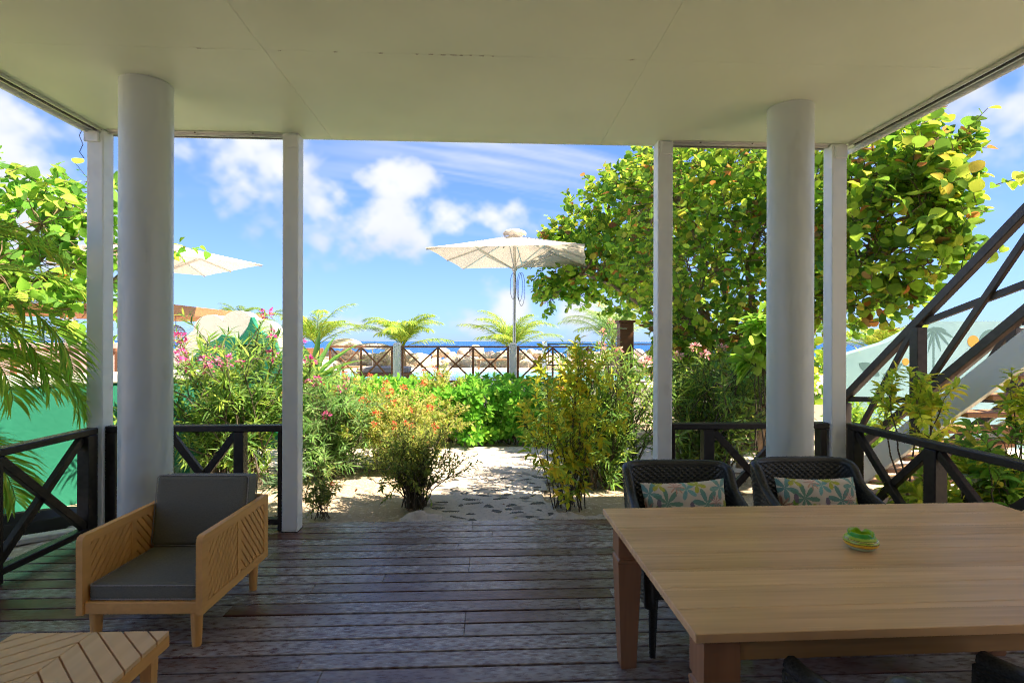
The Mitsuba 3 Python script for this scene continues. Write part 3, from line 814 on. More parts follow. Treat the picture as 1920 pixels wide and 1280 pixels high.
WM = wicker_meshes()
WP = {k: mikit.ply(m, 'mat_wicker', True) for k, m in WM.items() if k not in ('legs', 'apron')}
WP['apron'] = mikit.ply(WM['apron'], 'mat_wicker', False)
WL = [mikit.ply(m, 'mat_wicker', 50) for m in WM['legs']]


def wicker_chair(x, y, rz, label):
    t = thing('wicker_chair', label, 'chair', 'black wicker armchairs at the dining table')
    M = T().translate([x, y, 0]).rotate([0, 0, 1], rz)
    for a, b in (('outer', 'shell'), ('inner', 'shell_lining'), ('rim', 'rim'), ('front_left', 'arm_front'), ('front_right', 'arm_front'), ('seat', 'seat'), ('apron', 'apron')):
        part(t, b, WP[a], None, at=M)
    for m in WL: part(t, 'leg', m, None, at=M)


wicker_chair(1.125, 3.175, -1.5, 'black wicker armchair with a tropical cushion, left one behind the table')
wicker_chair(1.925, 3.235, 1.0, 'black wicker armchair with a tropical cushion, right one behind the table')
wicker_chair(1.215, 1.12, 180, 'black wicker armchair tucked under the near side of the table')


def print_rgb(p, n, uv):
    u, v = uv.x * 1.6, uv.y
    wob = fbm(u * 5, v * 5, 3, 3)
    c = mix((.48, .44, .36), (.60, .55, .45), wob)
    mot = [(.10, .80, .17, 5, .3, (.10, .26, .25), .9), (.42, .62, .20, 7, .1, (.10, .24, .18), .9), (.80, .86, .15, 5, .7, (.14, .36, .36), .9), (1.15, .58, .20, 6, .2, (.09, .25, .22), .9), (1.45, .85, .16, 5, .5, (.13, .30, .28), .9),
           (.24, .34, .19, 5, .9, (.13, .26, .02), .8), (.70, .30, .17, 9, .4, (.46, .24, .20), .45), (.95, .22, .21, 5, .1, (.12, .27, .02), .8), (1.38, .30, .19, 7, .6, (.10, .30, .24), .9), (.52, .12, .14, 8, .2, (.12, .22, .26), .9),
           (.05, .15, .13, 6, .2, (.08, .20, .15), .9), (1.55, .10, .15, 6, .8, (.14, .28, .03), .8), (.62, .92, .12, 9, .3, (.50, .26, .20), .4), (1.02, .93, .12, 4, .3, (.36, .40, .03), 1.), (.30, .95, .11, 4, .9, (.38, .40, .04), 1.), (1.32, .60, .10, 9, .9, (.45, .22, .2), .4), (.02, .5, .13, 9, .5, (.44, .2, .18), .4)]
    for a, b, r, k, ph, col, fat in mot:
        r = r * 1.45
        dx, dy = u - a, v - b
        rr = dr.sqrt(dx * dx + dy * dy); th = dr.atan2(dy, dx) + ph
        lobe = dr.power(dr.abs(dr.cos(th * k * .5)), 1 / fat * 1.1)
        m = smoothstep(.0, .022, r * lobe - rr)
        vein = .75 + .35 * dr.abs(dr.cos(th * k * 4))
        c = mix(c, mi.Color3f(col) * vein, m * .92)
    for a, b, col in [(.26, .62, (.13, .10, .16)), (.86, .55, (.14, .11, .17)), (.74, .10, (.20, .12, .18)), (1.22, .12, (.15, .11, .17)), (1.52, .55, (.30, .34, .04)), (.58, .45, (.33, .36, .04))]:
        dx, dy = (u - a) / .045, (v - b) / .085
        c = mix(c, mi.Color3f(col), smoothstep(1.1, .8, dx * dx + dy * dy) * .9)
    return c


bumped('mat_print', print_rgb, lambda p, n, uv: noise(p.x * 800, p.y * 800, p.z * 800) * .0005 + fbm(p.x * 14, p.y * 14, p.z * 14, 3) * .006, 1.0, .85, eps=5e-4)


def pillow(cx, cy, cz, w, h, th, lean, rz, label, ry=0):
    """a knife-edged cushion whose print lies in uv"""
    n = 40
    vs, fs, uvs = [], [], []
    for s in (-1, 1):
        u, v = np.meshgrid(np.linspace(-1, 1, n), np.linspace(-1, 1, n), indexing='ij'); u, v = u.ravel(), v.ravel()
        t = (np.clip(1 - u ** 4, 0, 1) * np.clip(1 - v ** 4, 0, 1)) ** .55
        pin = 1 - .05 * (1 - np.abs(v) ** 2) * np.abs(u) ** 3; pin2 = 1 - .09 * (1 - np.abs(u) ** 2) * np.abs(v) ** 3
        P = np.stack([u * w / 2 * pin, s * th / 2 * t, v * h / 2 * pin2], 1)
        P[:, 1] += (meshkit.fbm(P * 9 + cx * 7, 3, 4) - .5) * .03 * t
        i, j = np.meshgrid(np.arange(n - 1), np.arange(n - 1), indexing='ij')
        q = np.stack([i * n + j, (i + 1) * n + j, (i + 1) * n + j + 1, i * n + j + 1], -1).reshape(-1, 4)
        vs.append(P); fs.append((q if s < 0 else q[:, ::-1]) + len(vs[:-1]) * n * n); uvs.append(np.stack([(u + 1) / 2, (v + 1) / 2], 1))
    V, F = xf((np.vstack(vs), np.vstack(fs)), rx=lean, ry=ry, rz=rz, loc=(cx, cy, cz))
    k = thing('cushion', label, 'cushion', 'tropical print cushions on the wicker chairs')
    scene[k] = mikit.ply((V, F), 'mat_print', True, uv=np.vstack(uvs))


pillow(1.125, 3.02, .655, .48, .32, .14, math.radians(-16), math.radians(-2), 'tropical leaf print cushion on the left wicker chair', ry=math.radians(-3.0))
pillow(1.925, 3.07, .655, .49, .32, .14, math.radians(-17), math.radians(2), 'tropical leaf print cushion on the right wicker chair', ry=math.radians(1.0))

# ================================================================== VEGETATION TOOLKIT
def unit(a):
    a = np.asarray(a, float); return a / (np.linalg.norm(a, axis=-1, keepdims=True) + 1e-12)


def leaf_tpl(prof, fold=.15, curl=.15):
    """leaf of length 1 along +y, prof = [(t, half width)]; folded along the midrib, curling down"""
    v, f = [], []
    for t, w in prof:
        z = -curl * t * t
        v += [[-w, t, z + fold * w], [0, t, z], [w, t, z + fold * w]]
    for i in range(len(prof) - 1):
        a, b = 3 * i, 3 * i + 3
        f += [[a, a + 1, b + 1], [a, b + 1, b], [a + 1, a + 2, b + 2], [a + 1, b + 2, b + 1]]
    return np.array(v, float), np.array(f)


ROUND = leaf_tpl([(0, .02), (.12, .27), (.34, .46), (.60, .50), (.85, .33), (1.0, .05)], .22, .12)
HEART = leaf_tpl([(0, .10), (.1, .33), (.35, .43), (.65, .30), (.88, .12), (1.0, .01)], .25, .22)
OBOV = leaf_tpl([(0, .03), (.3, .11), (.62, .22), (.86, .19), (1.0, .04)], .3, .18)
LANCE = leaf_tpl([(0, .015), (.3, .075), (.62, .065), (1.0, .004)], .35, .18)
OVAL = leaf_tpl([(0, .02), (.3, .17), (.62, .18), (1.0, .01)], .3, .22)
CROT = leaf_tpl([(0, .02), (.28, .15), (.55, .19), (.8, .13), (1.0, .005)], .35, .32)
SMALL = leaf_tpl([(0, .03), (.5, .19), (1.0, .01)], .3, .15)
SWORD = leaf_tpl([(0, .05), (.2, .062), (.5, .055), (.8, .032), (1.0, .002)], .5, .25)
PETAL = leaf_tpl([(0, .06), (.55, .24), (1.0, .08)], .2, .35)


def frames(d, n):
    y = unit(d); x = unit(np.cross(y, n)); z = np.cross(x, y)
    return np.stack([x, y, z], -1)


class Leaves:
    def __init__(s, tpl): s.tpl, s.p, s.R, s.sc, s.col = tpl, [], [], [], []

    def add(s, pos, d, n, sc, col):
        s.p.append(np.asarray(pos, float)); s.R.append(frames(np.asarray(d, float), np.asarray(n, float))); s.sc.append(np.asarray(sc, float)); s.col.append(np.asarray(col, float))

    def done(s):
        s.p, s.R, s.sc, s.col = np.concatenate(s.p), np.concatenate(s.R), np.concatenate(s.sc), np.concatenate(s.col)
        return s

    def mesh(s, keep=None):
        p, R, sc, col = (a if keep is None else a[keep] for a in (s.p, s.R, s.sc, s.col))
        v, f = s.tpl
        V = np.einsum('kij,nj->kni', R * sc[:, None, None], v) + p[:, None]
        F = f[None] + (np.arange(len(p)) * len(v))[:, None, None]
        return (V.reshape(-1, 3), F.reshape(-1, 3)), np.repeat(col, len(v), 0)


def leaf_parts(parent, L, n_parts, name='leaf', mat='mat_leaf', tints=7):
    """the n_parts leaves that show largest from the veranda become parts, the others one mass"""
    d = np.linalg.norm(L.p - eye, axis=1); vis = L.sc / d
    px = (L.p - eye) @ rt / np.maximum((L.p - eye) @ fw, .1); pz = (L.p - eye)[:, 2] / np.maximum((L.p - eye) @ fw, .1)
    order = np.lexsort((d, np.where(vis > .0062, 0, 1)))
    cell = {}; pick = []
    for i in order:
        if vis[i] <= .0062 or len(pick) >= n_parts: break
        c = (round(px[i] / .012), round(pz[i] / .012))
        if cell.get(c, 0) < 2 and abs(px[i]) < .96 and abs(pz[i]) < .64:
            cell[c] = cell.get(c, 0) + 1; pick.append(i)
    pick = np.array(pick, int)
    if len(pick):
        pal = L.col[pick]
        cen = pal[np.linspace(0, len(pal) - 1, tints).astype(int)]
        for _ in range(5):
            k = np.argmin(((pal[:, None] - cen[None]) ** 2).sum(-1), 1)
            cen = np.array([pal[k == j].mean(0) if (k == j).any() else cen[j] for j in range(tints)])
        plys = [mikit.ply(L.tpl, mat, True, color=np.tile(c, (len(L.tpl[0]), 1))) for c in cen]
        for i, j in zip(pick, k):
            M = np.eye(4); M[:3, :3] = L.R[i] * L.sc[i]; M[:3, 3] = L.p[i]
            part(parent, name, plys[j], None, at=T(M.tolist()))
    rest = np.setdiff1d(np.arange(len(L.p)), pick)
    if len(rest):
        m, c = L.mesh(rest)
        k = numbered(parent + '__foliage'); scene[k] = mikit.ply(m, mat, True, color=c); labels[k] = {'kind': 'stuff'}


def mass(parent, name, m, c, mat='mat_leaf', stuff=True):
    k = numbered(parent + '__' + name); scene[k] = mikit.ply(m, mat, True, color=c)
    if stuff: labels[k] = {'kind': 'stuff'}
    return k


LIFT = 1.30


def pal(r, n, cols, w=None, jit=.18):
    cols = np.array(cols, float); w = None if w is None else np.array(w, float) / np.sum(w)
    c = cols[r.choice(len(cols), n, p=w)] * LIFT
    return np.clip(c * (1 + r.normal(0, jit, (n, 1))) * (1 + r.normal(0, jit * .35, (n, 3))), .004, .92)


def bez(a, c, b, n):
    t = np.linspace(0, 1, n)[:, None]
    return (1 - t) ** 2 * a + 2 * t * (1 - t) * c + t * t * b


def wiggle(r, P, amp):
    n = len(P); w = np.cumsum(r.normal(0, 1, (n, 3)), 0); w -= np.linspace(0, 1, n)[:, None] * w[-1]
    return P + w * amp


def bush(t, seed, base, stems, R, H, tpl, leaf, cols, w=None, twigs=6, per=10, stem_r=.012, spread=.12, lo=.35, parts=0, flowers=None, droop=.2, angle=.9, squash=1.0, twig_len=.28, hmin=.35, up=.0):
    """shrub: stems fanning from the base, twigs along them, leaves along the twigs"""
    r = np.random.default_rng(seed); base = np.array(base, float)
    st, L, tips = [], Leaves(tpl), []
    for _ in range(stems):
        ph = r.random() * 6.283; rr = R * math.sqrt(r.random())
        top = base + [rr * math.cos(ph), rr * math.sin(ph) * squash, H * (hmin + (1 - hmin) * math.sqrt(max(0, 1 - (rr / R) ** 2)) * r.uniform(.75, 1.02))]
        b0 = base + [r.normal(0, spread) * .5, r.normal(0, spread) * .5, 0]
        c = b0 + (top - b0) * [.25, .25, .62]
        n = 9; P = wiggle(r, bez(b0, c, top, n), .012 * H)
        st.append(tube(P, np.linspace(stem_r, stem_r * .3, n), 5, cap=False)); tips.append(P[-1])
        for j in range(twigs):
            u = 1.0 if j == 0 else r.uniform(lo, 1); q = P[min(n - 1, int(u * (n - 1)))]; tg = P[min(n - 1, int(u * (n - 1)) + 0)] - P[max(0, int(u * (n - 1)) - 1)]
            d = unit(unit(tg) * (1.2 if j == 0 else .5) + r.normal(0, .55, 3) + [0, 0, .35 + up])
            ln = twig_len * r.uniform(.6, 1.25); e = q + d * ln
            tw = bez(q, q + d * ln * .5 + [0, 0, .02], e, 4)
            st.append(tube(tw, np.linspace(stem_r * .35, stem_r * .15, 4), 4, cap=False)); tips.append(e)
            m = max(3, int(per * r.uniform(.7, 1.3))); s = np.linspace(.25, 1.02, m) + r.normal(0, .02, m); s = np.clip(s, 0, 1.03)
            pos = q + (e - q) * s[:, None]
            a = np.arange(m) * 2.4 + r.random() * 6; x = unit(np.cross(d, [.13, .3, .9])); yv = np.cross(d, x)
            rad = np.cos(a)[:, None] * x + np.sin(a)[:, None] * yv
            dd = unit(rad * angle + d * (.55 + .5 * s[:, None]) + r.normal(0, .18, (m, 3)) - np.array([0, 0, droop]))
            nn = unit(np.array([0, 0, 1.0]) * .8 + d * .5 - rad * .25 + r.normal(0, .25, (m, 3)))
            L.add(pos, dd, nn, leaf * r.uniform(.65, 1.2, m), pal(r, m, cols, w))
    L.done()
    part(t, 'stem', cat(*st), 'mat_twig', smooth=True)
    if parts: leaf_parts(t, L, parts)
    else:
        m, c = L.mesh(); mass(t, 'foliage', m, c)
    if flowers:
        nf, size, fc = flowers[:3]
        tips = np.array(tips); hi = np.argsort(-tips[:, 2] + .35 * np.linalg.norm(tips - eye, axis=1) + r.normal(0, .22, len(tips)))
        sel = r.permutation(hi[:nf * 2])[:nf]
        for i in sel: flower(t, r, tips[i] + [0, 0, .01], size * r.uniform(.7, 1.3), fc)
    return L


def flower(t, r, p, size, fc, n=26):
    d = unit(r.normal(0, 1, (n, 3)) + [0, 0, .8])
    L = Leaves(PETAL); L.add(p + d * size * .28, unit(d + r.normal(0, .4, (n, 3))), unit(r.normal(0, 1, (n, 3)) + [0, 0, 1]), size * r.uniform(.24, .42, n), pal(r, n, fc, None, .15))
    L.done(); m, c = L.mesh(); mass(t, 'flower', m, c, 'mat_petal', stuff=False)


def frond(r, o, az, elev, length, droop, n, ll, wid, cols, sag=.5, vee=.45, bend=0.0, fwd0=.55):
    """palm frond: curved rib with leaflets hanging from both sides"""
    k = 22; s = np.linspace(0, 1, k)
    el = elev - droop * s ** 1.25; a = az + bend * s * s
    d = np.stack([np.cos(a) * np.cos(el), np.sin(a) * np.cos(el), np.sin(el)], 1)
    P = np.array(o) + np.vstack([[0, 0, 0], np.cumsum(d[:-1] * length / (k - 1), 0)])
    rv, rf = tube(P, np.linspace(.016, .004, k) * max(.5, length / 2), 5)
    V, F, C = [rv], [rf], [np.tile(np.array(cols[0]) * [1.15, 1.0, .8], (len(rv), 1))]
    N = len(rv)
    u = np.linspace(.14, 1.0, n)
    for side in (-1, 1):
        q = np.stack([np.interp(u, s, P[:, i]) for i in range(3)], 1); t = unit(np.stack([np.interp(u, s, d[:, i]) for i in range(3)], 1))
        sd = unit(np.cross(t, [0, 0, 1.0])) * side; upn = unit(np.cross(sd * side, t))
        L = ll * (np.sin(np.pi * np.clip(.12 + .82 * u, 0, 1)) ** .6) * r.uniform(.85, 1.1, n)
        fwd = fwd0 + .5 * u[:, None]
        d1 = unit(sd * .95 + t * fwd + upn * vee + r.normal(0, .07, (n, 3)))
        d2 = unit(d1 + [0, 0, -sag] + r.normal(0, .10, (n, 3))); d3 = unit(d2 + [0, 0, -sag * 1.1] + r.normal(0, .1, (n, 3)))
        w = unit(np.cross(d1, upn)) * wid
        p1 = q + d1 * (L * .36)[:, None]; p2 = p1 + d2 * (L * .34)[:, None]; p3 = p2 + d3 * (L * .3)[:, None]
        v = np.stack([q - w * .35, q + w * .35, p1 - w, p1 + w, p2 - w * .75, p2 + w * .75, p3], 1).reshape(-1, 3)
        f0 = np.array([[0, 1, 3], [0, 3, 2], [2, 3, 5], [2, 5, 4], [4, 5, 6]])
        V.append(v); F.append((f0[None] + (np.arange(n) * 7)[:, None, None]).reshape(-1, 3) + N); N += len(v)
        C.append(np.repeat(pal(r, n, cols, None, .16), 7, 0))
    return (np.vstack(V), np.vstack(F)), np.vstack(C)


# ================================================================== PLANTS
GREEN = [(.17, .33, .03), (.11, .24, .035), (.26, .42, .045), (.09, .19, .04)]
# ---- sea grape tree
SG = [(1.97, 14.52, 3.69, .83), (2.14, 14.51, 4.24, .72), (2.85, 13.87, 4.41, 1.05), (2.91, 13.47, 3.46, .96), (3.39, 12.44, 4.62, 1.1), (3.8, 11.84, 3.36, 1.15), (2.49, 14.08, 2.88, .4), (1.66, 14.34, 2.8, .38), (3.3, 12.46, 2.77, .62), (3.9, 11.63, 5.17, .68), (3.36, 12.26, 5.12, .58), (3.9, 9.7, .9, .6), (4.6, 9.1, .7, .6), (3.3, 10.3, 1.15, .5), (5.1, 9.3, 1.4, .8), (4.3, 10.2, 1.7, .8), (3.9, 8.9, .35, .45), (3.35, 9.4, 4.1, 1.1), (3.5, 9.8, 3.02, .95), (3.6, 8.8, 2.82, 1.1), (4.03, 8.95, 4.4, 1.3), (4.2, 8.1, 3.3, 1.1), (4.65, 7.85, 4.05, 1.15), (4.43, 7.5, 2.67, .95), (4.77, 7.0, 3.6, .9), (5.03, 6.5, 3.6, .72), (5.16, 6.1, 3.16, .58), (4.86, 6.6, 2.74, .75), (5.08, 6.3, 3.72, .45), (5.26, 6.18, 3.92, .22), (5.24, 6.1, 3.45, .24), (5.24, 6.0, 2.89, .24), (5.08, 6.2, 2.55, .42), (3.5, 9.05, 1.97, .68), (4.45, 7.85, 2.0, .8), (4.8, 7.0, 2.2, .46), (4.98, 6.6, 2.16, .3), (4.2, 8.9, 1.43, .68), (3.6, 9.3, 1.42, .6), (4.75, 8.3, 1.1, .5), (3.75, 10.7, 4.9, .75), (4.4, 10.3, 5.3, 1.0), (3.9, 11.2, 4.3, .9), (5.0, 8.9, 4.9, .9)]
tr = thing('sea_grape_tree', 'big sea grape tree with round green and reddish leaves right of the parasol', 'tree')
r = np.random.default_rng(31)
LS = [Leaves(t_) for t_ in (ROUND, leaf_tpl([(0, .02), (.12, .24), (.36, .44), (.62, .46), (.86, .27), (1.0, .08)], .42, .34), leaf_tpl([(0, .02), (.14, .30), (.36, .50), (.6, .51), (.82, .40), (.97, .12)], -.12, -.06))]; tw, limb = [], []
root = np.array([4.3, 8.35, -.15])
hubs = [np.array(h) for h in [(4.1, 8.45, 1.0), (4.35, 8.2, 1.9), (3.6, 9.1, 2.2), (4.7, 7.7, 2.5), (4.2, 8.6, 3.0), (3.1, 9.7, 2.6), (4.9, 7.2, 3.0), (3.6, 9.4, 3.6), (3.0, 12.2, 3.0), (2.4, 13.6, 3.3), (3.4, 11.2, 3.9), (4.6, 8.0, 3.6)]]
for i, hb in enumerate(hubs):
    b0 = root + [r.normal(0, .22), r.normal(0, .22), 0]
    P = wiggle(r, bez(b0, np.array([b0[0] * .7 + hb[0] * .3, b0[1] * .7 + hb[1] * .3, b0[2] * .35 + hb[2] * .65]), hb, 12), .025)
    limb.append(tube(P, np.linspace(.085 if i < 5 else .06, .035, 12), 8))
part(tr, 'trunk', cat(*limb), 'mat_bark', smooth=True)
limb = []
for (x, y, z, rad) in SG:
    c = np.array([x, y, z]); hb = min(hubs, key=lambda a: np.linalg.norm(a - c) + (.8 if a[2] > c[2] else 0))
    P = wiggle(r, bez(hb, (hb + c) / 2 + [0, 0, -.12], c, 9), .03); limb.append(tube(P, np.linspace(.036, .014, 9), 6))
    for _ in range(int(9 + rad * 16)):
        d = unit(r.normal(0, 1, 3) + [0, 0, .15]); e = c + d * rad * r.uniform(.5, .95)
        P = wiggle(r, bez(c + r.normal(0, .1, 3), (c + e) / 2 + [0, 0, .06], e, 6), .014); limb.append(tube(P, np.linspace(.012, .005, 6), 4, cap=False))
    nt = int(98 * rad ** 1.75) + 12; big = .76 + .26 * (y > 11.5) + .10 * (y < 7)
    for _ in range(nt):
        d = unit(r.normal(0, 1, 3)); rr = rad * (r.uniform(.72, 1.08) if r.random() < .8 else r.uniform(.3, .7))
        e = c + d * rr; td = unit(d * .7 + r.normal(0, .5, 3) + [0, 0, .45]); ln = r.uniform(.16, .34)
        m = r.integers(5, 9); s = np.linspace(0, 1, m)
        tw.append(tube(np.array([e, e + td * ln * .5, e + td * ln]), [.006, .005, .003], 4, cap=False))
        pos = e + td * (s * ln)[:, None]
        sd = unit(np.cross(td, unit(r.normal(0, 1, 3)))); alt = np.where(np.arange(m) % 2 == 0, 1, -1)[:, None]
        ld = unit(sd * alt + td * .55 + r.normal(0, .3, (m, 3)) + [0, 0, .1]); nn = unit(np.array([.1, -.15, .9]) + d * .45 + r.normal(0, .42, (m, 3)))
        LS[r.integers(3)].add(pos, ld, nn, big * r.uniform(.10, .185, m), pal(r, m, [(.25, .40, .04), (.15, .29, .04), (.38, .50, .06), (.10, .21, .04), (.52, .46, .07), (.52, .22, .06), (.27, .15, .06)], [30, 24, 26, 12, 5, 2.6, 2.0]))
part(tr, 'branch', cat(*limb), 'mat_bark', smooth=True)
part(tr, 'twig', cat(*tw), 'mat_twig', kind='stuff')
for L in LS: leaf_parts(tr, L.done(), 100)

# ---- flowering tree at the left (heart shaped leaves, orange flowers)
CB = [(-5.2, 6.6, 2.95, .52), (-5.1, 6.9, 2.5, .52), (-5.4, 6.2, 2.4, .6), (-5.2, 6.95, 3.25, .42), (-5.4, 6.6, 2.05, .5), (-4.85, 6.9, 1.95, .36), (-5.9, 6.3, 3.2, .6), (-6.3, 6.2, 2.6, .8), (-5.7, 7.2, 2.6, .6), (-5.0, 7.2, 3.5, .25), (-5.6, 6.9, 3.35, .35), (-4.75, 7.1, 2.35, .32), (-4.82, 6.75, 1.62, .2), (-6.1, 5.4, 2.9, .6), (-6.6, 4.9, 3.9, .5), (-4.9, 7.0, 3.0, .3), (-4.62, 7.1, 2.75, .25)]
tr = thing('flowering_tree', 'tree with heart shaped leaves and orange flowers behind the left corner post', 'tree')
r = np.random.default_rng(41)
L = Leaves(HEART); limb, tw = [], []
root = np.array([-6.7, 6.9, -.2]); crown = np.array([-6.1, 6.7, 1.9])
limb.append(tube(wiggle(r, bez(root, root * [.9, 1, 1] + [-.7, 0, 1], crown, 10), .02), np.linspace(.12, .06, 10), 8))
part(tr, 'trunk', limb[0], 'mat_bark', smooth=True); limb = []
fl = []
for (x, y, z, rad) in CB:
    c = np.array([x, y, z]); limb.append(tube(wiggle(r, bez(crown, (crown + c) / 2 + [0, 0, .12], c, 9), .02), np.linspace(.04, .012, 9), 6))
    for _ in range(int(5 + rad * 14)):
        e = c + unit(r.normal(0, 1, 3)) * rad * .8; limb.append(tube(wiggle(r, bez(c, (c + e) / 2 + [0, 0, .05], e, 5), .012), np.linspace(.010, .004, 5), 4, cap=False))
    for _ in range(int(66 * rad ** 1.7) + 4):
        d = unit(r.normal(0, 1, 3)); e = c + d * rad * r.uniform(.35, 1.05); td = unit(d + r.normal(0, .4, 3) + [0, 0, .3]); ln = r.uniform(.12, .26); m = r.integers(4, 7); s = np.linspace(0, 1, m)
        tw.append(tube(np.array([e, e + td * ln]), [.005, .003], 4, cap=False))
        sd = unit(np.cross(td, unit(r.normal(0, 1, 3)))); alt = np.where(np.arange(m) % 2 == 0, 1, -1)[:, None]
        L.add(e + td * (s * ln)[:, None], unit(sd * alt + td * .5 + r.normal(0, .3, (m, 3)) - [0, 0, .25]), unit(np.array([0, -.1, .9]) + r.normal(0, .4, (m, 3))), r.uniform(.10, .185, m), pal(r, m, [(.26, .46, .06), (.17, .36, .055), (.40, .56, .09), (.10, .24, .05)], [30, 28, 26, 12]))
        if r.random() < .05: fl.append(e + td * ln)
L.done()
part(tr, 'branch', cat(*limb), 'mat_bark', smooth=True); part(tr, 'twig', cat(*tw), 'mat_twig', kind='stuff')
leaf_parts(tr, L, 220)
for p in fl[:40]: flower(tr, r, p, .085, [(.80, .22, .04), (.85, .30, .06), (.70, .14, .04)], 9)
# its branch tip that shows right of the round column
tp = np.array([-3.98, 7.4, 2.80]); P = wiggle(r, bez(np.array([-4.75, 7.1, 2.35]), np.array([-4.4, 7.2, 2.75]), tp, 8), .012)
part(tr, 'branch', tube(P, np.linspace(.012, .004, 8), 5), 'mat_bark', smooth=True)
L2 = Leaves(HEART); m = 26; L2.add(P[np.clip(r.integers(3, 8, m), 0, 7)] + r.normal(0, .07, (m, 3)) * [1.6, 1, .6] + [.10, 0, .02], unit(r.normal(0, 1, (m, 3)) + [.5, 0, 0]), unit(r.normal(0, .4, (m, 3)) + [0, -.3, .9]), r.uniform(.09, .15, m), pal(r, m, [(.16, .36, .04), (.26, .45, .05), (.40, .44, .05)])); L2.done()
mm, cc = L2.mesh(); mass(tr, 'foliage', mm, cc)

# ---- hedge at the far side of the path
HC = [(.16, .40, .045), (.22, .48, .06), (.10, .30, .04), (.31, .50, .075)]
hd = thing('hedge', 'bright green leafy hedge between the path and the pool terrace', 'hedge')
r = np.random.default_rng(51)
L = Leaves(OBOV); stx = []
for _ in range(1000):
    x = r.uniform(-4.6, 1.75); y = r.uniform(9.0, 11.2)
    topz = .70 + .15 * (meshkit.fbm(np.array([x * 1.6, y * 1.6, 0.]), 3, 8) - .35) + (.0 if y > 9.4 else -.25 * (9.4 - y))
    front = r.random() < .6
    if front: y = 9.12 + r.normal(0, .10) + .12 * math.sin(x * 5.1) + .1 * math.sin(x * 11); z = GZ + .10 + (topz - GZ - .12) * r.random() ** .8
    else: z = topz + r.normal(0, .05)
    if front and r.random() < .8 * (meshkit.noise(np.array([x * 3.2, z * 3.4, 1.0]), 3) < .33): continue
    c = np.array([x, y, z]); d = unit(np.array([r.normal(0, .35), -.75 if front else -.15, .55 if front else 1.0]) + r.normal(0, .25, 3))
    m = int(r.integers(9, 15)); a = np.arange(m) * 2.4; s = np.linspace(0, 1, m); xx = unit(np.cross(d, [.1, .2, .9])); yy = np.cross(d, xx)
    rad = np.cos(a)[:, None] * xx + np.sin(a)[:, None] * yy
    L.add(c + d * (s * .07)[:, None], unit(rad * (1.1 - .55 * s[:, None]) + d * (.25 + .9 * s[:, None])), unit(d - rad * .1 + r.normal(0, .15, (m, 3))), r.uniform(.10, .17, m) * (1.1 - .3 * s), pal(r, m, HC, [30, 26, 24, 14], .14))
    if r.random() < .4:
        b = np.array([x + r.normal(0, .25), max(y + r.uniform(.05, .6), 9.25), GZ]); stx.append(tube(wiggle(r, bez(b, (b + c) / 2 + [0, .1, .1], c, 6), .02), np.linspace(.014, .005, 6), 4, cap=False))
L.done()
part(hd, 'stem', cat(*stx), 'mat_twig', smooth=True)
leaf_parts(hd, L, 300)

# ---- shrubs
PINK, CORAL, RED = [(.62, .09, .30), (.50, .07, .25), (.75, .22, .42)], [(.85, .36, .38), (.80, .26, .30), (.9, .5, .48)], [(.80, .14, .07), (.85, .26, .12), (.70, .09, .06)]
OLE = [(.18, .31, .06), (.12, .23, .06), (.22, .35, .11), (.32, .43, .08)]
t = thing('oleander', 'tall pink flowering oleander behind the railing at the left', 'shrub')
bush(t, 61, (-2.95, 6.55, GZ), 44, 1.0, 1.86, LANCE, .15, OLE, twigs=9, per=16, stem_r=.014, spread=.3, flowers=(17, .12, PINK), twig_len=.30, lo=.18, hmin=.32)
t = thing('oleander', 'low pink flowering oleander just right of the second white post', 'shrub')
bush(t, 62, (-2.05, 7.15, GZ), 34, .74, 1.12, LANCE, .13, [(.16, .30, .08), (.12, .24, .08), (.22, .34, .13)], twigs=9, per=15, stem_r=.010, spread=.3, flowers=(7, .10, PINK), lo=.1, hmin=.28)
t = thing('oleander', 'coral pink flowering oleander left of the third white post', 'shrub')
bush(t, 63, (1.42, 6.65, GZ), 38, .78, 1.62, LANCE, .15, OLE, twigs=9, per=15, stem_r=.015, spread=.3, flowers=(12, .11, CORAL), twig_len=.32, lo=.15, hmin=.3)
t = thing('oleander', 'coral pink flowering oleander behind the wicker chairs, right of the third white post', 'shrub')
bush(t, 64, (2.72, 6.7, GZ), 46, .95, 1.50, LANCE, .15, [(.20, .31, .06), (.12, .22, .06), (.29, .38, .07), (.16, .27, .1)], twigs=8, per=15, stem_r=.015, spread=.3, flowers=(12, .11, CORAL), twig_len=.32, lo=.2, hmin=.45)
IXL = [(.34, .38, .07), (.42, .42, .12), (.22, .32, .05), (.48, .46, .18)]
t = thing('ixora', 'sunlit yellow green ixora with orange red flowers in front of the hedge', 'shrub')
bush(t, 65, (-1.18, 7.55, GZ), 62, .88, 1.0, SMALL, .062, IXL, twigs=10, per=20, stem_r=.006, spread=.45, flowers=(18, .085, RED), twig_len=.20, lo=.15, hmin=.45, angle=.8, up=.5)
t = thing('ixora', 'yellow green ixora with orange red flowers farther back beside the fence', 'shrub')
bush(t, 66, (-2.35, 9.0, GZ), 40, .85, 1.10, SMALL, .07, IXL, twigs=8, per=17, stem_r=.008, spread=.35, flowers=(18, .09, RED), twig_len=.22, lo=.3, hmin=.6, angle=.8, up=.5)
t = thing('ixora', 'olive green ixora with few red flowers nearest to the deck', 'shrub')
bush(t, 67, (-.74, 5.80, GZ), 64, .47, .80, SMALL, .055, [(.19, .26, .06), (.26, .31, .07), (.14, .20, .06), (.32, .35, .09)], twigs=7, per=13, stem_r=.008, spread=.10, flowers=(9, .065, RED), twig_len=.20, lo=.28, hmin=.35, angle=.8, up=.3)
t = thing('ixora', 'yellow green ixora tip with orange red flowers poking above the hedge', 'shrub')
